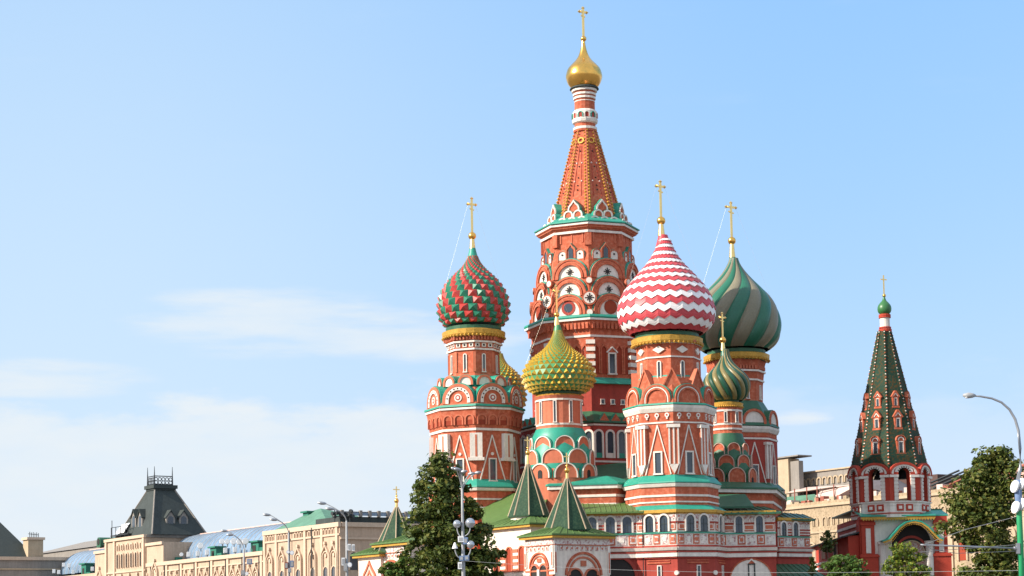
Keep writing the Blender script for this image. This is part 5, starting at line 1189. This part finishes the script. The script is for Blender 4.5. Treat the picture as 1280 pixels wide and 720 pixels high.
# mansard tower
zB = zat(*tuple(GG(96, 0))[:2], 668.5)
TWR = apart('corner_block', blk(GG, 96.01, 121, -0.6, 17, 0, zB, 'ochre', 'mansard'))
fT = Fr(GG(96, -0.6), -EV); mb = MB(); mb.box(fT, -25.2, 0.2, zB-0.6, zB+0.1, -0.2, 0.5, 'ochre_trim'); mb.box(fT, -25.2, 0.2, zB-8.6, zB-8.2, -0.2, 0.3, 'ochre_trim'); mb.box(Fr(GG(96.01, -0.6), -DV), 0.25, 17, zB-0.6, zB+0.1, -0.2, 0.4, 'concrete'); apart('cornice', mb, TWR)
for x in (-24.3, -18.9, -0.7):
    mb = MB(); mb.box(fT, x-0.5, x+0.5, 0, zB-0.62, -0.05, 0.4, 'ochre_trim'); apart('pilaster', mb, TWR)
for i in range(6):
    x = -16.6+i*2.9; mb = MB(); g = fT.sh(x, zB-7.4); mb.ext(g, arch(0.55, 2.9), -0.05, 0.06, 'dark'); mb.ring(g, arch(0.85, 2.9), arch(0.56, 2.9), -0.05, 0.4, 'ochre_trim'); apart('window', mb, TWR)
    mb = MB(); g = fT.sh(x, zB-3.0); mb.ring(g, arch(0.8, 0.8), arch(0.45, 0.8), -0.05, 0.4, 'ochre_trim'); mb.ext(g, arch(0.44, 0.8), -0.05, 0.05, 'niche' if False else 'ochre'); apart('blind_arch', mb, TWR)
for x in (-21.8, -14.2, -9.2, -4.2):
    mb = MB(); ogee(mb, fT, x, zB-17.5, 3.6, 8.2); apart('window', mb, TWR)
for t0, t1, pz in ((86, 96, 678.5), (121.01, 129, 689)):
    zz1 = zat(*tuple(GG((t0+t1)/2, 0))[:2], pz); w = apart('side_block', blk(GG, t0, t1 if t1 > 100 else 95.99, -0.3, 10, 0, zz1, 'ochre', 'mansard')); f = Fr(GG(t0, -0.3), -EV); mb = MB(); mb.box(f, -(t1-t0)+0.05, -0.02, zz1-0.6, zz1+0.1, -0.1, 0.45, 'ochre_trim'); apart('cornice', mb, w)
    mb = MB(); ogee(mb, f, -4.6, zz1-12.5, 3.6, 8.2); apart('window', mb, w)
zc = zat(*tuple(GG(102, 4.5))[:2], 611)
mb = MB(); b4 = [GG(117.5, 0.6, zB+0.1), GG(94.8, 0.6, zB+0.1), GG(94.8, 15.0, zB+0.1), GG(117.5, 15.0, zB+0.1)]; t4_ = [GG(106.7, 4.5, zc), GG(102.2, 4.5, zc), GG(102.2, 9.6, zc), GG(106.7, 9.6, zc)]
mb.add(b4+t4_, [(0, 1, 5, 4), (1, 2, 6, 5), (2, 3, 7, 6), (3, 0, 4, 7), (4, 5, 6, 7)], 'mansard')
MS = apart('mansard_roof', mb, TWR)
mb = MB(); m1 = blk(GG, 101.9, 107.0, 4.2, 9.9, zc-0.25, zc+0.15, 'mansard', mb=mb); blk(GG, 101.5, 107.4, 3.9, 10.2, zc+0.151, zc+1.0, 'mansard', mb=mb); apart('roof_cornice', mb, MS)
for a, b in ((b4[1], t4_[1]), (b4[2], t4_[2]), (b4[0], t4_[0])):
    mb = MB(); mb.tube([a, b], 0.22, 'concrete', 5); apart('hip_rib', mb, MS)
zk = zc+1.0; zk2 = zat(*tuple(GG(102, 5))[:2], 595); zk3 = zat(*tuple(GG(102, 5))[:2], 583)
CR = MB(); pts = [(106.2, 4.3), (102.0, 4.3), (102.0, 9.0)]
for (t_, s1_) in pts: CR.tube([GG(t_, s1_, zk), GG(t_, s1_, zk3)], [0.22, 0.06], 'iron', 5)
for a, b in ((pts[0], pts[1]), (pts[1], pts[2])):
    for i in range(5):
        k = (i+0.5)/5; c_ = GG(a[0]+(b[0]-a[0])*k, a[1]+(b[1]-a[1])*k, 0); e_ = (GG(*b)-GG(*a)).normalized(); r = 0.42
        for zc_ in (zk+0.6, zk+1.4): CR.tube([c_+e_*r*math.cos(x*math.pi/5)+V((0, 0, zc_+r*math.sin(x*math.pi/5))) for x in range(11)], 0.10, 'iron', 4)
    CR.tube([GG(*a, zk+0.1), GG(*b, zk+0.1)], 0.12, 'iron', 4); CR.tube([GG(*a, zk2), GG(*b, zk2)], 0.12, 'iron', 4)
apart('roof_cresting', CR, MS)
def dormer(t_, s1_, z, n, w, h, d):
    f = Fr(GG(t_, s1_, z), n); mb = MB(); mb.ext(f, [(-w, 0), (w, 0), (w, h), (0, h+w*1.1), (-w, h)], -d, 0, 'concrete'); mb.ext(f, arch(w*0.62, h*0.75), -0.05, 0.06, 'glass'); mb.ring(f, [(-w*1.25, h*0.9), (0, h+w*1.45), (w*1.25, h*0.9)], [(-w*1.15, h*0.9-0.2), (0, h+w*1.2), (w*1.15, h*0.9-0.2)], -d, 0.3, 'mansard'); apart('dormer', mb, MS)
for s1_ in (6.2, 9.6): dormer(96.6, s1_, zat(*tuple(GG(96.6, s1_))[:2], 659), -DV, 1.15, 2.6, 3.0)
for t_ in (104, 108.0): dormer(t_, 1.4, zat(*tuple(GG(t_, 1.4))[:2], 659), -EV, 1.3, 2.6, 3.2)
# service cradle on the roof edge
mb = MB(); f = Fr(GG(112, 0, zB), -EV); zt_ = zat(*tuple(GG(112, 0))[:2], 658)
mb.box(f, -7, 4, 0.8, 1.05, -1.5, 0.2, 'iron')
for x in (-7, -4, -1, 2, 4): mb.tube([f.P(x, 0.1, 0), f.P(x, 3.0, 0)], 0.09, 'iron', 4)
mb.tube([f.P(-7, 3.0, 0), f.P(4, 3.0, 0)], 0.08, 'iron', 4); mb.tube([f.P(-6.5, 0.2, 0), f.P(-6.5, 4.8, 0)], 0.09, 'iron', 4); mb.slab([f.P(-5, 1.5, -0.2), f.P(0.5, 1.5, -0.2), f.P(1.5, 3.8, -1.4), f.P(-3.5, 3.6, -1.4)], 0.15, 'lamp_white'); apart('service_cradle', mb, TWR)
# far left range with its glass vault
zF = zat(*tuple(GG(145, 0))[:2], 719)
FAR = apart('long_range', blk(GG, 129.01, 168, 0, 26, 0, zF, 'ochre', 'mansard')); vault(127, 167, 13, zF+1, 8.2, FAR, 14, (zat(*tuple(GG(140, 13))[:2], 682.5)-zF-1)/8.2)
zE = zat(*tuple(GG(168, -4))[:2], 696.5)
END = apart('end_pavilion', blk(GG, 168.01, 250, -16, 14, 0, zE, 'concrete', 'mansard')); mb = MB(); f = Fr(GG(168.01, 0), -DV); mb.box(f, -16.2, 14, zE-0.8, zE+0.1, -0.2, 0.5, 'ochre_trim'); mb.box(f, -16.2, 14, zE-3.4, zE-3.0, -0.1, 0.3, 'sandstone_pale'); apart('cornice', mb, END)  # walls grey instead of ochre, their shade put into the colour
zz1 = zE+0.12; mb = MB(); b4 = [GG(200, -15, zz1), GG(170, -15, zz1), GG(170, -1, zz1), GG(200, -1, zz1)]; zp_ = zat(*tuple(GG(185, -8))[:2], 647); t4_ = [GG(190, -12, zp_), GG(182, -12, zp_), GG(182, -8.5, zp_), GG(190, -8.5, zp_)]; mb.add(b4+t4_, [(0, 1, 5, 4), (1, 2, 6, 5), (2, 3, 7, 6), (3, 0, 4, 7), (4, 5, 6, 7)], 'mansard'); apart('mansard_roof', mb, END)
zc1, zc2 = zE, zat(*tuple(GG(170, -2))[:2], 675)
CH = apart('chimney', blk(GG, 169, 173, -3.6, 0.6, zc1, zc2, 'sandstone_pale'), END); mb = blk(GG, 168.6, 173.4, -4.0, 1.0, zc2+0.01, zc2+0.7, 'ochre_trim'); link('cap', mb, ar, CH)
mb = MB()
for i in range(6): p = GG(169.5+i*0.6, -3+i*0.7, 0); mb.tube([V((p.x, p.y, zc2+0.7)), V((p.x, p.y, zc2+2.2-0.15*(i % 2)))], 0.09, 'iron', 4)
mb.tube([GG(169, -3.6, zc2+1.6), GG(173, 0.6, zc2+1.6)], 0.08, 'iron', 4); link('ironwork', mb, ar, CH)
zr1, zr2 = zat(*tuple(GG(190, 25))[:2], 684), zat(*tuple(GG(190, 34))[:2], 669.5)
mb = MB(); A_, B_, C_, D_ = GG(240, 22, zr1), GG(150, 22, zr1), GG(150, 46, zr1), GG(240, 46, zr1); p1, p2 = GG(225, 34, zr2), GG(168, 34, zr2); mb.add([A_, B_, C_, D_, p1, p2], [(0, 1, 5, 4), (1, 2, 5), (2, 3, 4, 5), (3, 0, 4)], 'concrete'); blk(GG, 150.5, 240, 22.5, 46, 0, zr1-0.02, 'concrete', mb=mb); HR = apart('hip_roof', mb)
for t_ in (163, 172, 182):
    p = GG(t_, 21.5, zat(*tuple(GG(t_, 21.5))[:2], 684)); f = Fr(p, -EV); mb = MB(); mb.ext(f, arch(1.4, 1.4), -5, 0, 'dark_roof'); disc(mb, f, 0, 1.5, 0.95, 0, 0.08, 'dark', 14); apart('dormer', mb, HR)

# ---- things standing on the arcade roof ----------------------------------------
def roof_cabin(px, py0, py1, t_, s1_, w, d, label, tall=False):
    p = GG(t_, s1_); z0_ = zat(p.x, p.y, py1); z1_ = zat(p.x, p.y, py0); o = empty('roof_cabin', (p.x, p.y, z0_), label, 'cabin', 'green service cabins on the arcade roof')
    f = Fr(p, -EV); mb = MB(); mb.box(f, -w, w, z0_, z1_-0.35, -d, 0, 'cabin_green'); B_ = link('body', mb, o)
    mb = MB(); mb.box(f, -w*1.25, w*1.25, z1_-0.34, z1_, -d-0.4, 0.5, 'cabin_green'); link('roof', mb, o)
    mb = MB(); mb.box(f, -w*0.5, w*0.3, z0_+0.1, z0_+(z1_-z0_)*0.6, 0.002, 0.08, 'dark'); link('door', mb, o)
    mb = MB(); mb.box(f, w*1.02, w*2.6, z0_, z0_+0.9, -d*0.8, -0.1, 'cabin_green'); link('plinth', mb, o)
zLr = zL+0.15
def tpx(px, s1_=1.5):
    k = (px-640)/F; # GG x/y = k (ignoring roll)
    k = k - 0.0006
    b = G0+EV*s1_; return (b.x-k*b.y)/(k*DV.y-DV.x)
for px, y0, y1, s1_, w, lab in ((318, 676, 690, 2.5, 1.9, 'green roof cabin between the round floodlights and the tall ochre end of the arcade'), (266, 683, 697, 2.5, 1.6, 'green roof cabin left of the row of round floodlights'), (212, 690, 702, 2.5, 1.3, 'green roof cabin close to the right foot of the dark mansard tower'), (104, 704, 720, 2.5, 1.6, 'green roof cabin in front of the blue glass vault'), (382, 639, 656, 6, 1.2, 'tall narrow green roof cabin by the hip roof of the arcade end')):
    roof_cabin(px, y0, y1, tpx(px, s1_), s1_, w, 2.0, lab)
# a flood light: bracket, drum, lens
def floodlight(px, py, r, label, round_=True, s1_=1.0):
    t_ = tpx(px, s1_); p = GG(t_, s1_); z = zat(p.x, p.y, py); o = empty('floodlight', (p.x, p.y, z), label, 'floodlight', 'round floodlights on the arcade roof' if round_ else 'box floodlights on the arcade roof')
    n = V((0.25, -0.95, 0.1)); f = Fr(V((p.x, p.y, z)), n, V((0, 0.1, 1)))
    mb = MB()
    if round_: disc(mb, f, 0, 0, r, -0.5, 0.0, 'lamp_white', 16)
    else: mb.box(f, -r*0.72, r*0.72, -r, r, -0.5, 0, 'lamp_white')
    link('housing', mb, o); mb = MB()
    if round_: disc(mb, f, 0, 0, r*0.86, 0.002, 0.06, 'lamp_white', 16)
    else: mb.box(f, -r*0.6, r*0.6, -r*0.85, r*0.85, 0.002, 0.05, 'lamp_white')
    link('lens', mb, o); mb = MB(); mb.tube([(p.x, p.y+0.3, z), (p.x, p.y+0.3, zat(p.x, p.y, py)-r*1.9)], 0.10, 'iron', 5); link('bracket', mb, o)
ord_ = ['first', 'second', 'third', 'fourth', 'fifth', 'sixth', 'seventh', 'eighth']
for i, px in enumerate((277.5, 284, 292, 299.5, 306.5)): floodlight(px, 676.5+(0.3 if i % 2 else 0), 0.62 if i < 2 else 0.72, f'white round floodlight, {ord_[i]} from the left in the row before the glass vault')
floodlight(250.5, 682, 0.7, 'white round floodlight standing alone left of the row before the vault'); floodlight(226.5, 693, 0.45, 'small round floodlight low at the right foot of the mansard tower')
for i, (px, py) in enumerate(((235.5, 693), (247, 692), (258.5, 690.5), (281.5, 688), (293.5, 687))): floodlight(px, py, 0.60, f'white box floodlight on the arcade cornice, {ord_[i]} from the left right of the mansard tower', False)
for i, (px, py) in enumerate(((67, 714), (73, 715), (79, 706), (86, 707), (91, 715), (115, 711))): floodlight(px, py, 0.55, f'white box floodlight before the blue glass vault, {ord_[i]} from the left', False)
# bank of dark projectors on the corner of the pavilion
p = GG(1.0, 0.8); o = empty('projector_bank', (p.x, p.y, zT), 'dark bank of spotlights on the roof corner of the arcade beside a tall lamp', 'spotlights')
mb = MB(); f = Fr(p, V((0.1, -1, 0))); mb.tube([f.P(-1.6, zT+1.2, 0), f.P(2.4, zT+1.2, 0)], 0.1, 'iron', 5); mb.tube([f.P(-1.2, zT, 0), f.P(-1.2, zT+2.6, 0)], 0.1, 'iron', 5); mb.tube([f.P(1.8, zT, 0), f.P(1.8, zT+2.0, 0)], 0.1, 'iron', 5); link('frame', mb, o)
rnd = random.Random(9)
for i in range(11):
    mb = MB(); c_ = f.P(-1.6+0.4*i, zT+1.3+rnd.uniform(-0.1, 1.1), rnd.uniform(-0.3, 0.3)); g = Fr(c_, V((rnd.uniform(-1, 1), -0.7, rnd.uniform(-0.3, 0.3)))); disc(mb, g, 0, 0, 0.38, -0.35, 0.2, 'iron', 10); link('spotlight', mb, o)
# ================================================================== trees
LQ = random.Random(11)
def leaf_clump(mb, c, r, n, size, mats):
    for i in range(n):
        while True:
            d = V((LQ.uniform(-1, 1), LQ.uniform(-1, 1), LQ.uniform(-1, 1)))
            if 0.15 < d.length < 1: break
        p = c + V((d.x*r, d.y*r, d.z*r*0.62)); s = size*LQ.uniform(0.55, 1.4)
        n_ = (d*0.8 + V((0, 0, 0.55)) + V((LQ.gauss(0, 0.5), LQ.gauss(0, 0.5), LQ.gauss(0, 0.5)))).normalized()
        u = n_.cross(V((LQ.gauss(0, 1), LQ.gauss(0, 1), LQ.gauss(0, 1)))).normalized(); w = n_.cross(u)
        m = LQ.choices(mats[0], mats[1])[0]
        mb.add([p-u*s*0.5, p+w*s*0.36, p+u*s*0.62, p-w*s*0.36], [(0, 1, 2, 3)], m)
def limb(mb, a, b, r0, r1, n=4, wob=0.25):
    pts = []; a, b = V(a), V(b)
    for i in range(n+1):
        k = i/n; q = a.lerp(b, k); L_ = (b-a).length
        if 0 < i < n: q += V((LQ.uniform(-1, 1), LQ.uniform(-1, 1), LQ.uniform(-0.5, 0.5)))*wob*L_/n
        pts.append(q)
    mb.tube(pts, [r0+(r1-r0)*i/n for i in range(n+1)], 'bark', 7)
def tree(name, label, Y, base_px, outline, trunk_r, nclump, clump_r, nleaf, size, mats, depth=0.8, cat='tree', hollow=0.35, base_py=720, gaps=0.0, group=None):
    """outline: rows (py, left px, right px): the crown's width at each height; it is filled all round as a volume"""
    bp = at(base_px, base_py, Y); o = empty(name, (bp.x, Y, 0), label, cat, group)
    rows = []
    for py, a, b in outline:
        A_, B_ = at(a, py, Y), at(b, py, Y); rows.append((A_.z, (A_.x+B_.x)/2, (B_.x-A_.x)/2))
    rows.sort(); mb = MB(); tr = MB()
    def row(z):
        for i in range(len(rows)-1):
            if rows[i][0] <= z <= rows[i+1][0]:
                k = (z-rows[i][0])/(rows[i+1][0]-rows[i][0]); return rows[i][1]*(1-k)+rows[i+1][1]*k, rows[i][2]*(1-k)+rows[i+1][2]*k
        return rows[-1][1], rows[-1][2]
    z0_, z1_ = rows[0][0], rows[-1][0]; cl = []
    tries = 0
    while len(cl) < nclump and tries < 20000:
        tries += 1; z = LQ.uniform(z0_, z1_); cx_, w = row(z); wm = max(r[2] for r in rows)
        if LQ.random() > (w/wm)**1.2+0.1: continue
        a = LQ.uniform(0, 2*math.pi); rr = 1-hollow*LQ.random()**1.5*1.6; rr = max(0.05, rr)
        p = V((cx_+math.cos(a)*max(0, w-clump_r*0.25)*rr, Y+math.sin(a)*w*depth*rr, z-clump_r*0.5*LQ.random()))
        if gaps and LQ.random() < gaps*(0.5+0.5*math.sin(p.x*1.7+p.z*1.3)*math.sin(p.z*0.9-p.y*0.7)): continue
        cl.append(p)
    for p in cl:
        leaf_clump(mb, p, clump_r*LQ.choice((0.5, 0.7, 0.9, 1.1, 1.3)), nleaf, size, mats)
    top = V((rows[-1][1], Y, z0_+(z1_-z0_)*0.86)); b0 = V((bp.x, Y, 0)); mid = V((row(z0_+(z1_-z0_)*0.3)[0], Y, z0_+(z1_-z0_)*0.3))
    limb(tr, b0, mid, trunk_r, trunk_r*0.6, 5, 0.08); limb(tr, mid, top, trunk_r*0.6, trunk_r*0.1, 6, 0.15)
    for i in range(min(26, nclump//3)):
        q = cl[LQ.randrange(len(cl))]; k = max(0.05, min(0.9, (q.z-0.25*(z1_-z0_)-z0_)/(z1_-z0_))); s = mid.lerp(top, k) if q.z > mid.z else b0.lerp(mid, LQ.uniform(0.6, 0.95))
        limb(tr, s, q, trunk_r*0.32*(1-k*0.6), trunk_r*0.05, 4, 0.2)
    link('trunk', tr, o); link('crown', mb, o); return o
DK = (['leaf_dark', 'leaf_mid', 'leaf_olive'], [5, 4, 2]); OL = (['leaf_mid', 'leaf_dark', 'leaf_olive'], [5, 4, 4])
tree('broadleaf_tree', 'tall dark green tree in front of the left tower, behind the pole of globe lamps', 160, 560,
     [(566, 543, 556), (571, 538, 563), (578, 526, 582), (588, 523, 582), (597, 530, 582), (604, 507, 584), (611, 511, 592), (616, 521, 584), (626, 502, 600), (634, 508, 598), (641, 504, 611), (650, 503, 606), (658, 509, 618), (670, 503, 622), (680, 505, 617), (690, 497, 629), (700, 499, 636), (708, 494, 625), (720, 492, 634), (740, 492, 636), (765, 505, 622)], 0.42, 400, 0.80, 66, 0.34, DK, hollow=0.5, gaps=0.4, group='large leafy trees')
tree('broadleaf_tree', 'big olive green tree with gaps in its crown left of the green lamp pole', 180, 1251,
     [(560, 1248, 1256), (568, 1222, 1268), (578, 1210, 1275), (592, 1208, 1276), (600, 1190, 1276), (612, 1184, 1275), (624, 1182, 1274), (636, 1180, 1272), (648, 1172, 1272), (656, 1172, 1270), (664, 1190, 1270), (672, 1205, 1268), (684, 1202, 1270), (700, 1200, 1274), (718, 1198, 1276), (740, 1205, 1275)], 0.40, 270, 1.05, 72, 0.36, OL, hollow=0.55, gaps=0.9, group='large leafy trees')
tree('young_tree', 'bright yellow green young tree in front of the bell tower porch', 150, 1133, [(680, 1118, 1140), (688, 1110, 1150), (698, 1106, 1155), (708, 1103, 1160), (718, 1104, 1166), (735, 1104, 1168), (755, 1110, 1160)], 0.12, 150, 0.42, 55, 0.22, (['leaf_bright', 'leaf_green', 'leaf_olive'], [6, 3, 2]), hollow=0.5, gaps=0.5, group='young trees along the bottom edge')
tree('young_tree', 'rounded green young tree at the bottom edge left of the bell tower', 150, 1057, [(694, 1045, 1068), (699, 1034, 1080), (706, 1028, 1088), (716, 1025, 1090), (730, 1028, 1088), (745, 1036, 1080)], 0.12, 140, 0.40, 60, 0.22, (['leaf_green', 'leaf_mid', 'leaf_dark'], [5, 4, 2]), hollow=0.5, gaps=0.3, group='young trees along the bottom edge')
tree('sapling', 'thin half bare sapling against the sandstone wall left of the bell tower', 190, 1036, [(653, 1036, 1042), (662, 1028, 1043), (672, 1024, 1044), (682, 1022, 1042), (690, 1026, 1040)], 0.08, 20, 0.5, 24, 0.28, (['leaf_dark', 'leaf_mid'], [5, 2]), hollow=0.8, gaps=0.7, group='saplings beside the red walls')
tree('sapling', 'small pale leaved sapling beside the green porch roof of the gallery wing', 188, 1017, [(692, 1014, 1019), (700, 1012, 1021), (710, 1012, 1020), (722, 1013, 1020)], 0.06, 14, 0.35, 28, 0.24, (['leaf_olive', 'leaf_green'], [4, 3]), hollow=0.8, group='saplings beside the red walls')
tree('young_tree', 'low green treetop under the leftmost porch at the bottom edge', 158, 485, [(698, 500, 512), (706, 478, 508), (714, 474, 506), (724, 472, 506), (740, 476, 504)], 0.12, 60, 0.5, 55, 0.28, (['leaf_green', 'leaf_mid', 'leaf_olive'], [4, 4, 2]), hollow=0.6, gaps=0.3, group='young trees along the bottom edge')

# ================================================================== lamps
def head(mb, c, n, L_=0.9, w=0.24, m='steel'):
    """cobra head lying along n"""
    n = V(n).normalized(); pts = [V(c)-n*L_*0.5, V(c)-n*L_*0.25, V(c)+n*L_*0.1, V(c)+n*L_*0.5]; mb.tube(pts, [w*0.4, w*0.8, w, w*0.45], m, 10)
def bez(a, b, c, n=10): a, b, c = V(a), V(b), V(c); return [a*(1-i/n)**2+b*2*(i/n)*(1-i/n)+c*(i/n)**2 for i in range(n+1)]
# globe lamp mast before the dark tree
Y = 140; b = at(579, 700, Y); X = b.x; Z = lambda py: zat(X, Y, py); mp = mpp(X, Y, 8)
o = empty('lamp_mast', (X, Y, 0), 'grey lamp mast with chrome globes and curved arms before the dark tree', 'street lamp')
mb = MB(); mb.tube([(X, Y, 0), (X, Y, Z(700)), (X, Y, Z(640)), (X, Y, Z(611))], [0.16, 0.14, 0.10, 0.085], 'grey_paint', 10); link('pole', mb, o)
for dx, py in ((-6.5, 587), (-3, 588), (0.5, 591), (9.5, 592), (17.5, 591)):
    mb = MB(); e = V((X+dx*mp, Y-(0.8 if dx < 2 else -0.4), Z(py))); mb.tube(bez((X, Y, Z(613)), (X+dx*mp*0.25, Y, Z(600)), e), 0.045, 'grey_paint', 6); AR_ = link('arm', mb, o)
    mb = MB(); head(mb, e+V((math.copysign(0.12, dx), 0, 0.02)), (math.copysign(1, dx), -0.4, 0.1), 0.55, 0.13, 'steel'); link('lamp_head', mb, o, AR_)
for dx, py, r, m in ((-7, 655, 5.0, 'globe'), (9.5, 654, 6.2, 'globe'), (-10, 682, 3.6, 'lamp_white'), (9.5, 681, 5.0, 'globe')):
    mb = MB(); c_ = V((X+dx*mp, Y-0.15, Z(py))); mb.tube(bez((X, Y, Z(py+17)), (X+dx*mp, Y-0.1, Z(py+15)), c_-V((0, 0, r*mp*0.8)), 6), 0.045, 'grey_paint', 6); BR = link('bracket', mb, o)
    mb = MB()
    if r < 4: mb.lathe(c_.x, c_.y, [(r*mp*1.1, c_.z-r*mp), (r*mp*0.7, c_.z), (0.05, c_.z+r*mp*1.1)], m, 14, smooth=True)
    else: mb.ball(c_, r*mp, m, 20, 14)
    link('globe', mb, o, BR)
for px, py, w, h, m in ((576, 674, 0.42, 0.42, 'lamp_white'), (582, 676, 0.34, 0.5, 'blue_box'), (577, 698, 0.32, 0.36, 'blue_box'), (583.5, 697.5, 0.34, 0.36, 'blue_box'), (575, 707, 0.3, 0.5, 'lamp_white')):
    p = at(px, py, Y-0.22); f = Fr(p, (0, -1, 0)); mb = MB(); mb.box(f, -w/2, w/2, -h/2, h/2, -0.2, 0.12, m); mb.box(f, -w*0.3, w*0.3, -h*0.3, h*0.3, 0.121, 0.14, 'grey_paint'); link('control_box', mb, o)
MAST = V((X, Y, Z(701)))
# green trolley pole on the right
Y = 80; b = at(1276.3, 700, Y); X = b.x; mp = mpp(X, Y, 6); Z = lambda py: zat(X, Y, py)
o = empty('lamp_post', (X, Y, 0), 'green lamp post with a long curved grey arm at the right edge', 'street lamp')
mb = MB(); mb.tube([(X, Y, 0), (X, Y, Z(640)), (X, Y, Z(628))], [0.15, 0.125, 0.12], 'pole_green', 12); link('pole', mb, o)
mb = MB(); p = lambda px, py: at(px, py, Y); pts = [V((X, Y, Z(628))), V((X, Y, Z(600)))] + [p(x, y) for x, y in ((1275.5, 585), (1275, 560), (1273, 538), (1269, 524), (1262, 512), (1252, 503), (1240, 498), (1226, 495.5), (1216, 494.5))]
mb.tube(pts, [0.10, 0.085]+[0.07-0.004*i for i in range(9)], 'steel', 8); link('curved_arm', mb, o)
mb = MB(); head(mb, p(1211.5, 494.3), (-1, 0, 0.04), 0.52, 0.13, 'grey_paint'); q = p(1208.5, 495.6); mb.ball((q.x, q.y, q.z), 0.09, 'lamp_white', 10, 6); link('lamp_head', mb, o)
for px, py in ((1268, 608), (1275.5, 605), (1269, 634), (1276, 630)):
    c_ = at(px, py, Y-0.1); mb = MB(); n = V((-1, -0.35, 0.05)); f = Fr(c_, n, V((0.2, 0, 1))); disc(mb, f, 0, 0, 0.26, -0.06, 0.02, 'lamp_white', 20); disc(mb, f, 0, 0, 0.16, -0.28, -0.061, 'grey_paint', 14); FL = link('floodlight', mb, o)
    mb = MB(); mb.tube([c_-n.normalized()*0.2, V((X, Y, c_.z-0.12))], 0.035, 'steel', 6); link('bracket', mb, o, FL)
mb = MB(); mb.tube([V((X, Y, Z(636))), V((X, Y, Z(600)))], 0.15, 'blue_box', 10); link('collar', mb, o)
mb = MB(); a, e = at(1151, 681, Y-1.5), V((X, Y, Z(685.5))); mb.tube([a, e], 0.036, 'steel', 8); mb.tube([a.lerp(e, 0.93), e], 0.07, 'steel', 8); mb.box(Fr(e+V((-0.12, 0, 0)), (0, -1, 0)), -0.06, 0.06, -0.22, 0.22, -0.05, 0.17, 'steel'); BA = link('bracket_arm', mb, o)
mb = MB(); mb.tube([a+V((0.1, 0, 0)), a.lerp(e, 0.45)+V((0, 0, 0.7)), V((X, Y, Z(645)))], 0.013, 'wire', 5); mb.tube([a+V((0.2, 0, 0)), a.lerp(e, 0.1)-V((0, 0, 0.16)), a.lerp(e, 0.35)-V((0, 0, 0.3)), a.lerp(e, 0.7)-V((0, 0, 0.2)), e-V((0, 0, 0.1))], 0.012, 'wire', 5); link('stay_wire', mb, o)
POST = V((X, Y, Z(716)))
mb = MB(); A1, B1 = MAST, at(1282, 713, 81); pts = [A1.lerp(B1, i/24)-V((0, 0, 1.15*math.sin(math.pi*i/24)*0.35)) for i in range(25)]; mb.tube(pts, 0.008, 'wire', 5)
single('overhead_cable', mb, tuple(MAST), 'thin grey overhead cable strung from the lamp mast across the cathedral front', 'cable', 'overhead wires')
mb = MB(); A1, B1 = at(1150, 690, 78.5), at(1283, 680, 80); mb.tube([A1.lerp(B1, i/8) for i in range(9)], 0.012, 'wire', 5)
single('overhead_cable', mb, tuple(A1), 'short thin wire running beside the bracket arm of the green post', 'cable', 'overhead wires')
# twin arm lamps along the square
def square_lamp(Y, px, top, hs, label, boxes):
    b = at(px, 700, Y); X = b.x; Z = lambda py: zat(X, Y, py); o = empty('twin_lamp', (X, Y, 0), label, 'street lamp', 'tall twin arm lamps before the arcade')
    mb = MB(); mb.tube([(X, Y, 0), (X, Y, Z(700)), (X, Y, Z(top+14))], [0.13, 0.10, 0.07], 'grey_paint', 8); link('pole', mb, o)
    for i, (hx, hy) in enumerate(hs):
        e = at(hx+5, hy+0.8, Y-i*0.8); mb = MB(); mb.tube(bez((X, Y, Z(top+14)), (X-0.1, Y-0.3*i, Z(top+3)), e, 10), 0.04, 'grey_paint', 6); A_ = link('arm', mb, o)
        mb = MB(); head(mb, at(hx, hy, Y-i*0.8), (-1, -0.2, 0.12), 0.7, 0.14, 'steel'); link('lamp_head', mb, o, A_)
    for (bx_, by_, w, h, m) in boxes:
        f = Fr(at(bx_, by_, Y-0.2), (0.1, -1, 0)); mb = MB()
        if m == 'round': disc(mb, f, 0, 0, w, -0.2, 0.1, 'globe', 14); disc(mb, f, 0, 0, w*0.8, 0.101, 0.12, 'lamp_white', 14)
        else: mb.box(f, -w, w, -h, h, -0.15, 0.15, m); mb.box(f, -w*0.7, w*0.7, -h*0.7, h*0.7, 0.151, 0.17, 'grey_paint')
        link('spotlight', mb, o)
square_lamp(150, 433.5, 637, ((402.5, 629), (412.5, 636)), 'tall twin arm lamp nearest the leftmost porch, before the shaded arcade end', ((436.5, 684, 0.12, 0.25, 'lamp_white'), (441.5, 684.5, 0.12, 0.25, 'lamp_white'), (429, 702, 0.13, 0.3, 'lamp_white'), (437, 706, 0.2, 0.2, 'round'), (432, 709, 0.15, 0.3, 'grey_paint')))
square_lamp(170, 361, 652, ((333.5, 643.5), (342, 649.5)), 'tall twin arm lamp before the sunlit tall end of the ochre arcade', ((360, 690, 0.16, 0.16, 'round'), (365, 691, 0.2, 0.2, 'round'), (358, 707, 0.15, 0.3, 'tin_red'), (365, 705, 0.15, 0.3, 'blue_box'), (362, 713, 0.15, 0.2, 'grey_paint')))
square_lamp(195, 305, 672, ((280.5, 663.5), (287.5, 668.5)), 'tall twin arm lamp farthest left, before the long low arcade range', ((312, 702, 0.26, 0.28, 'blue_box'), (304, 716, 0.2, 0.25, 'steel'), (308.5, 717, 0.2, 0.2, 'round')))
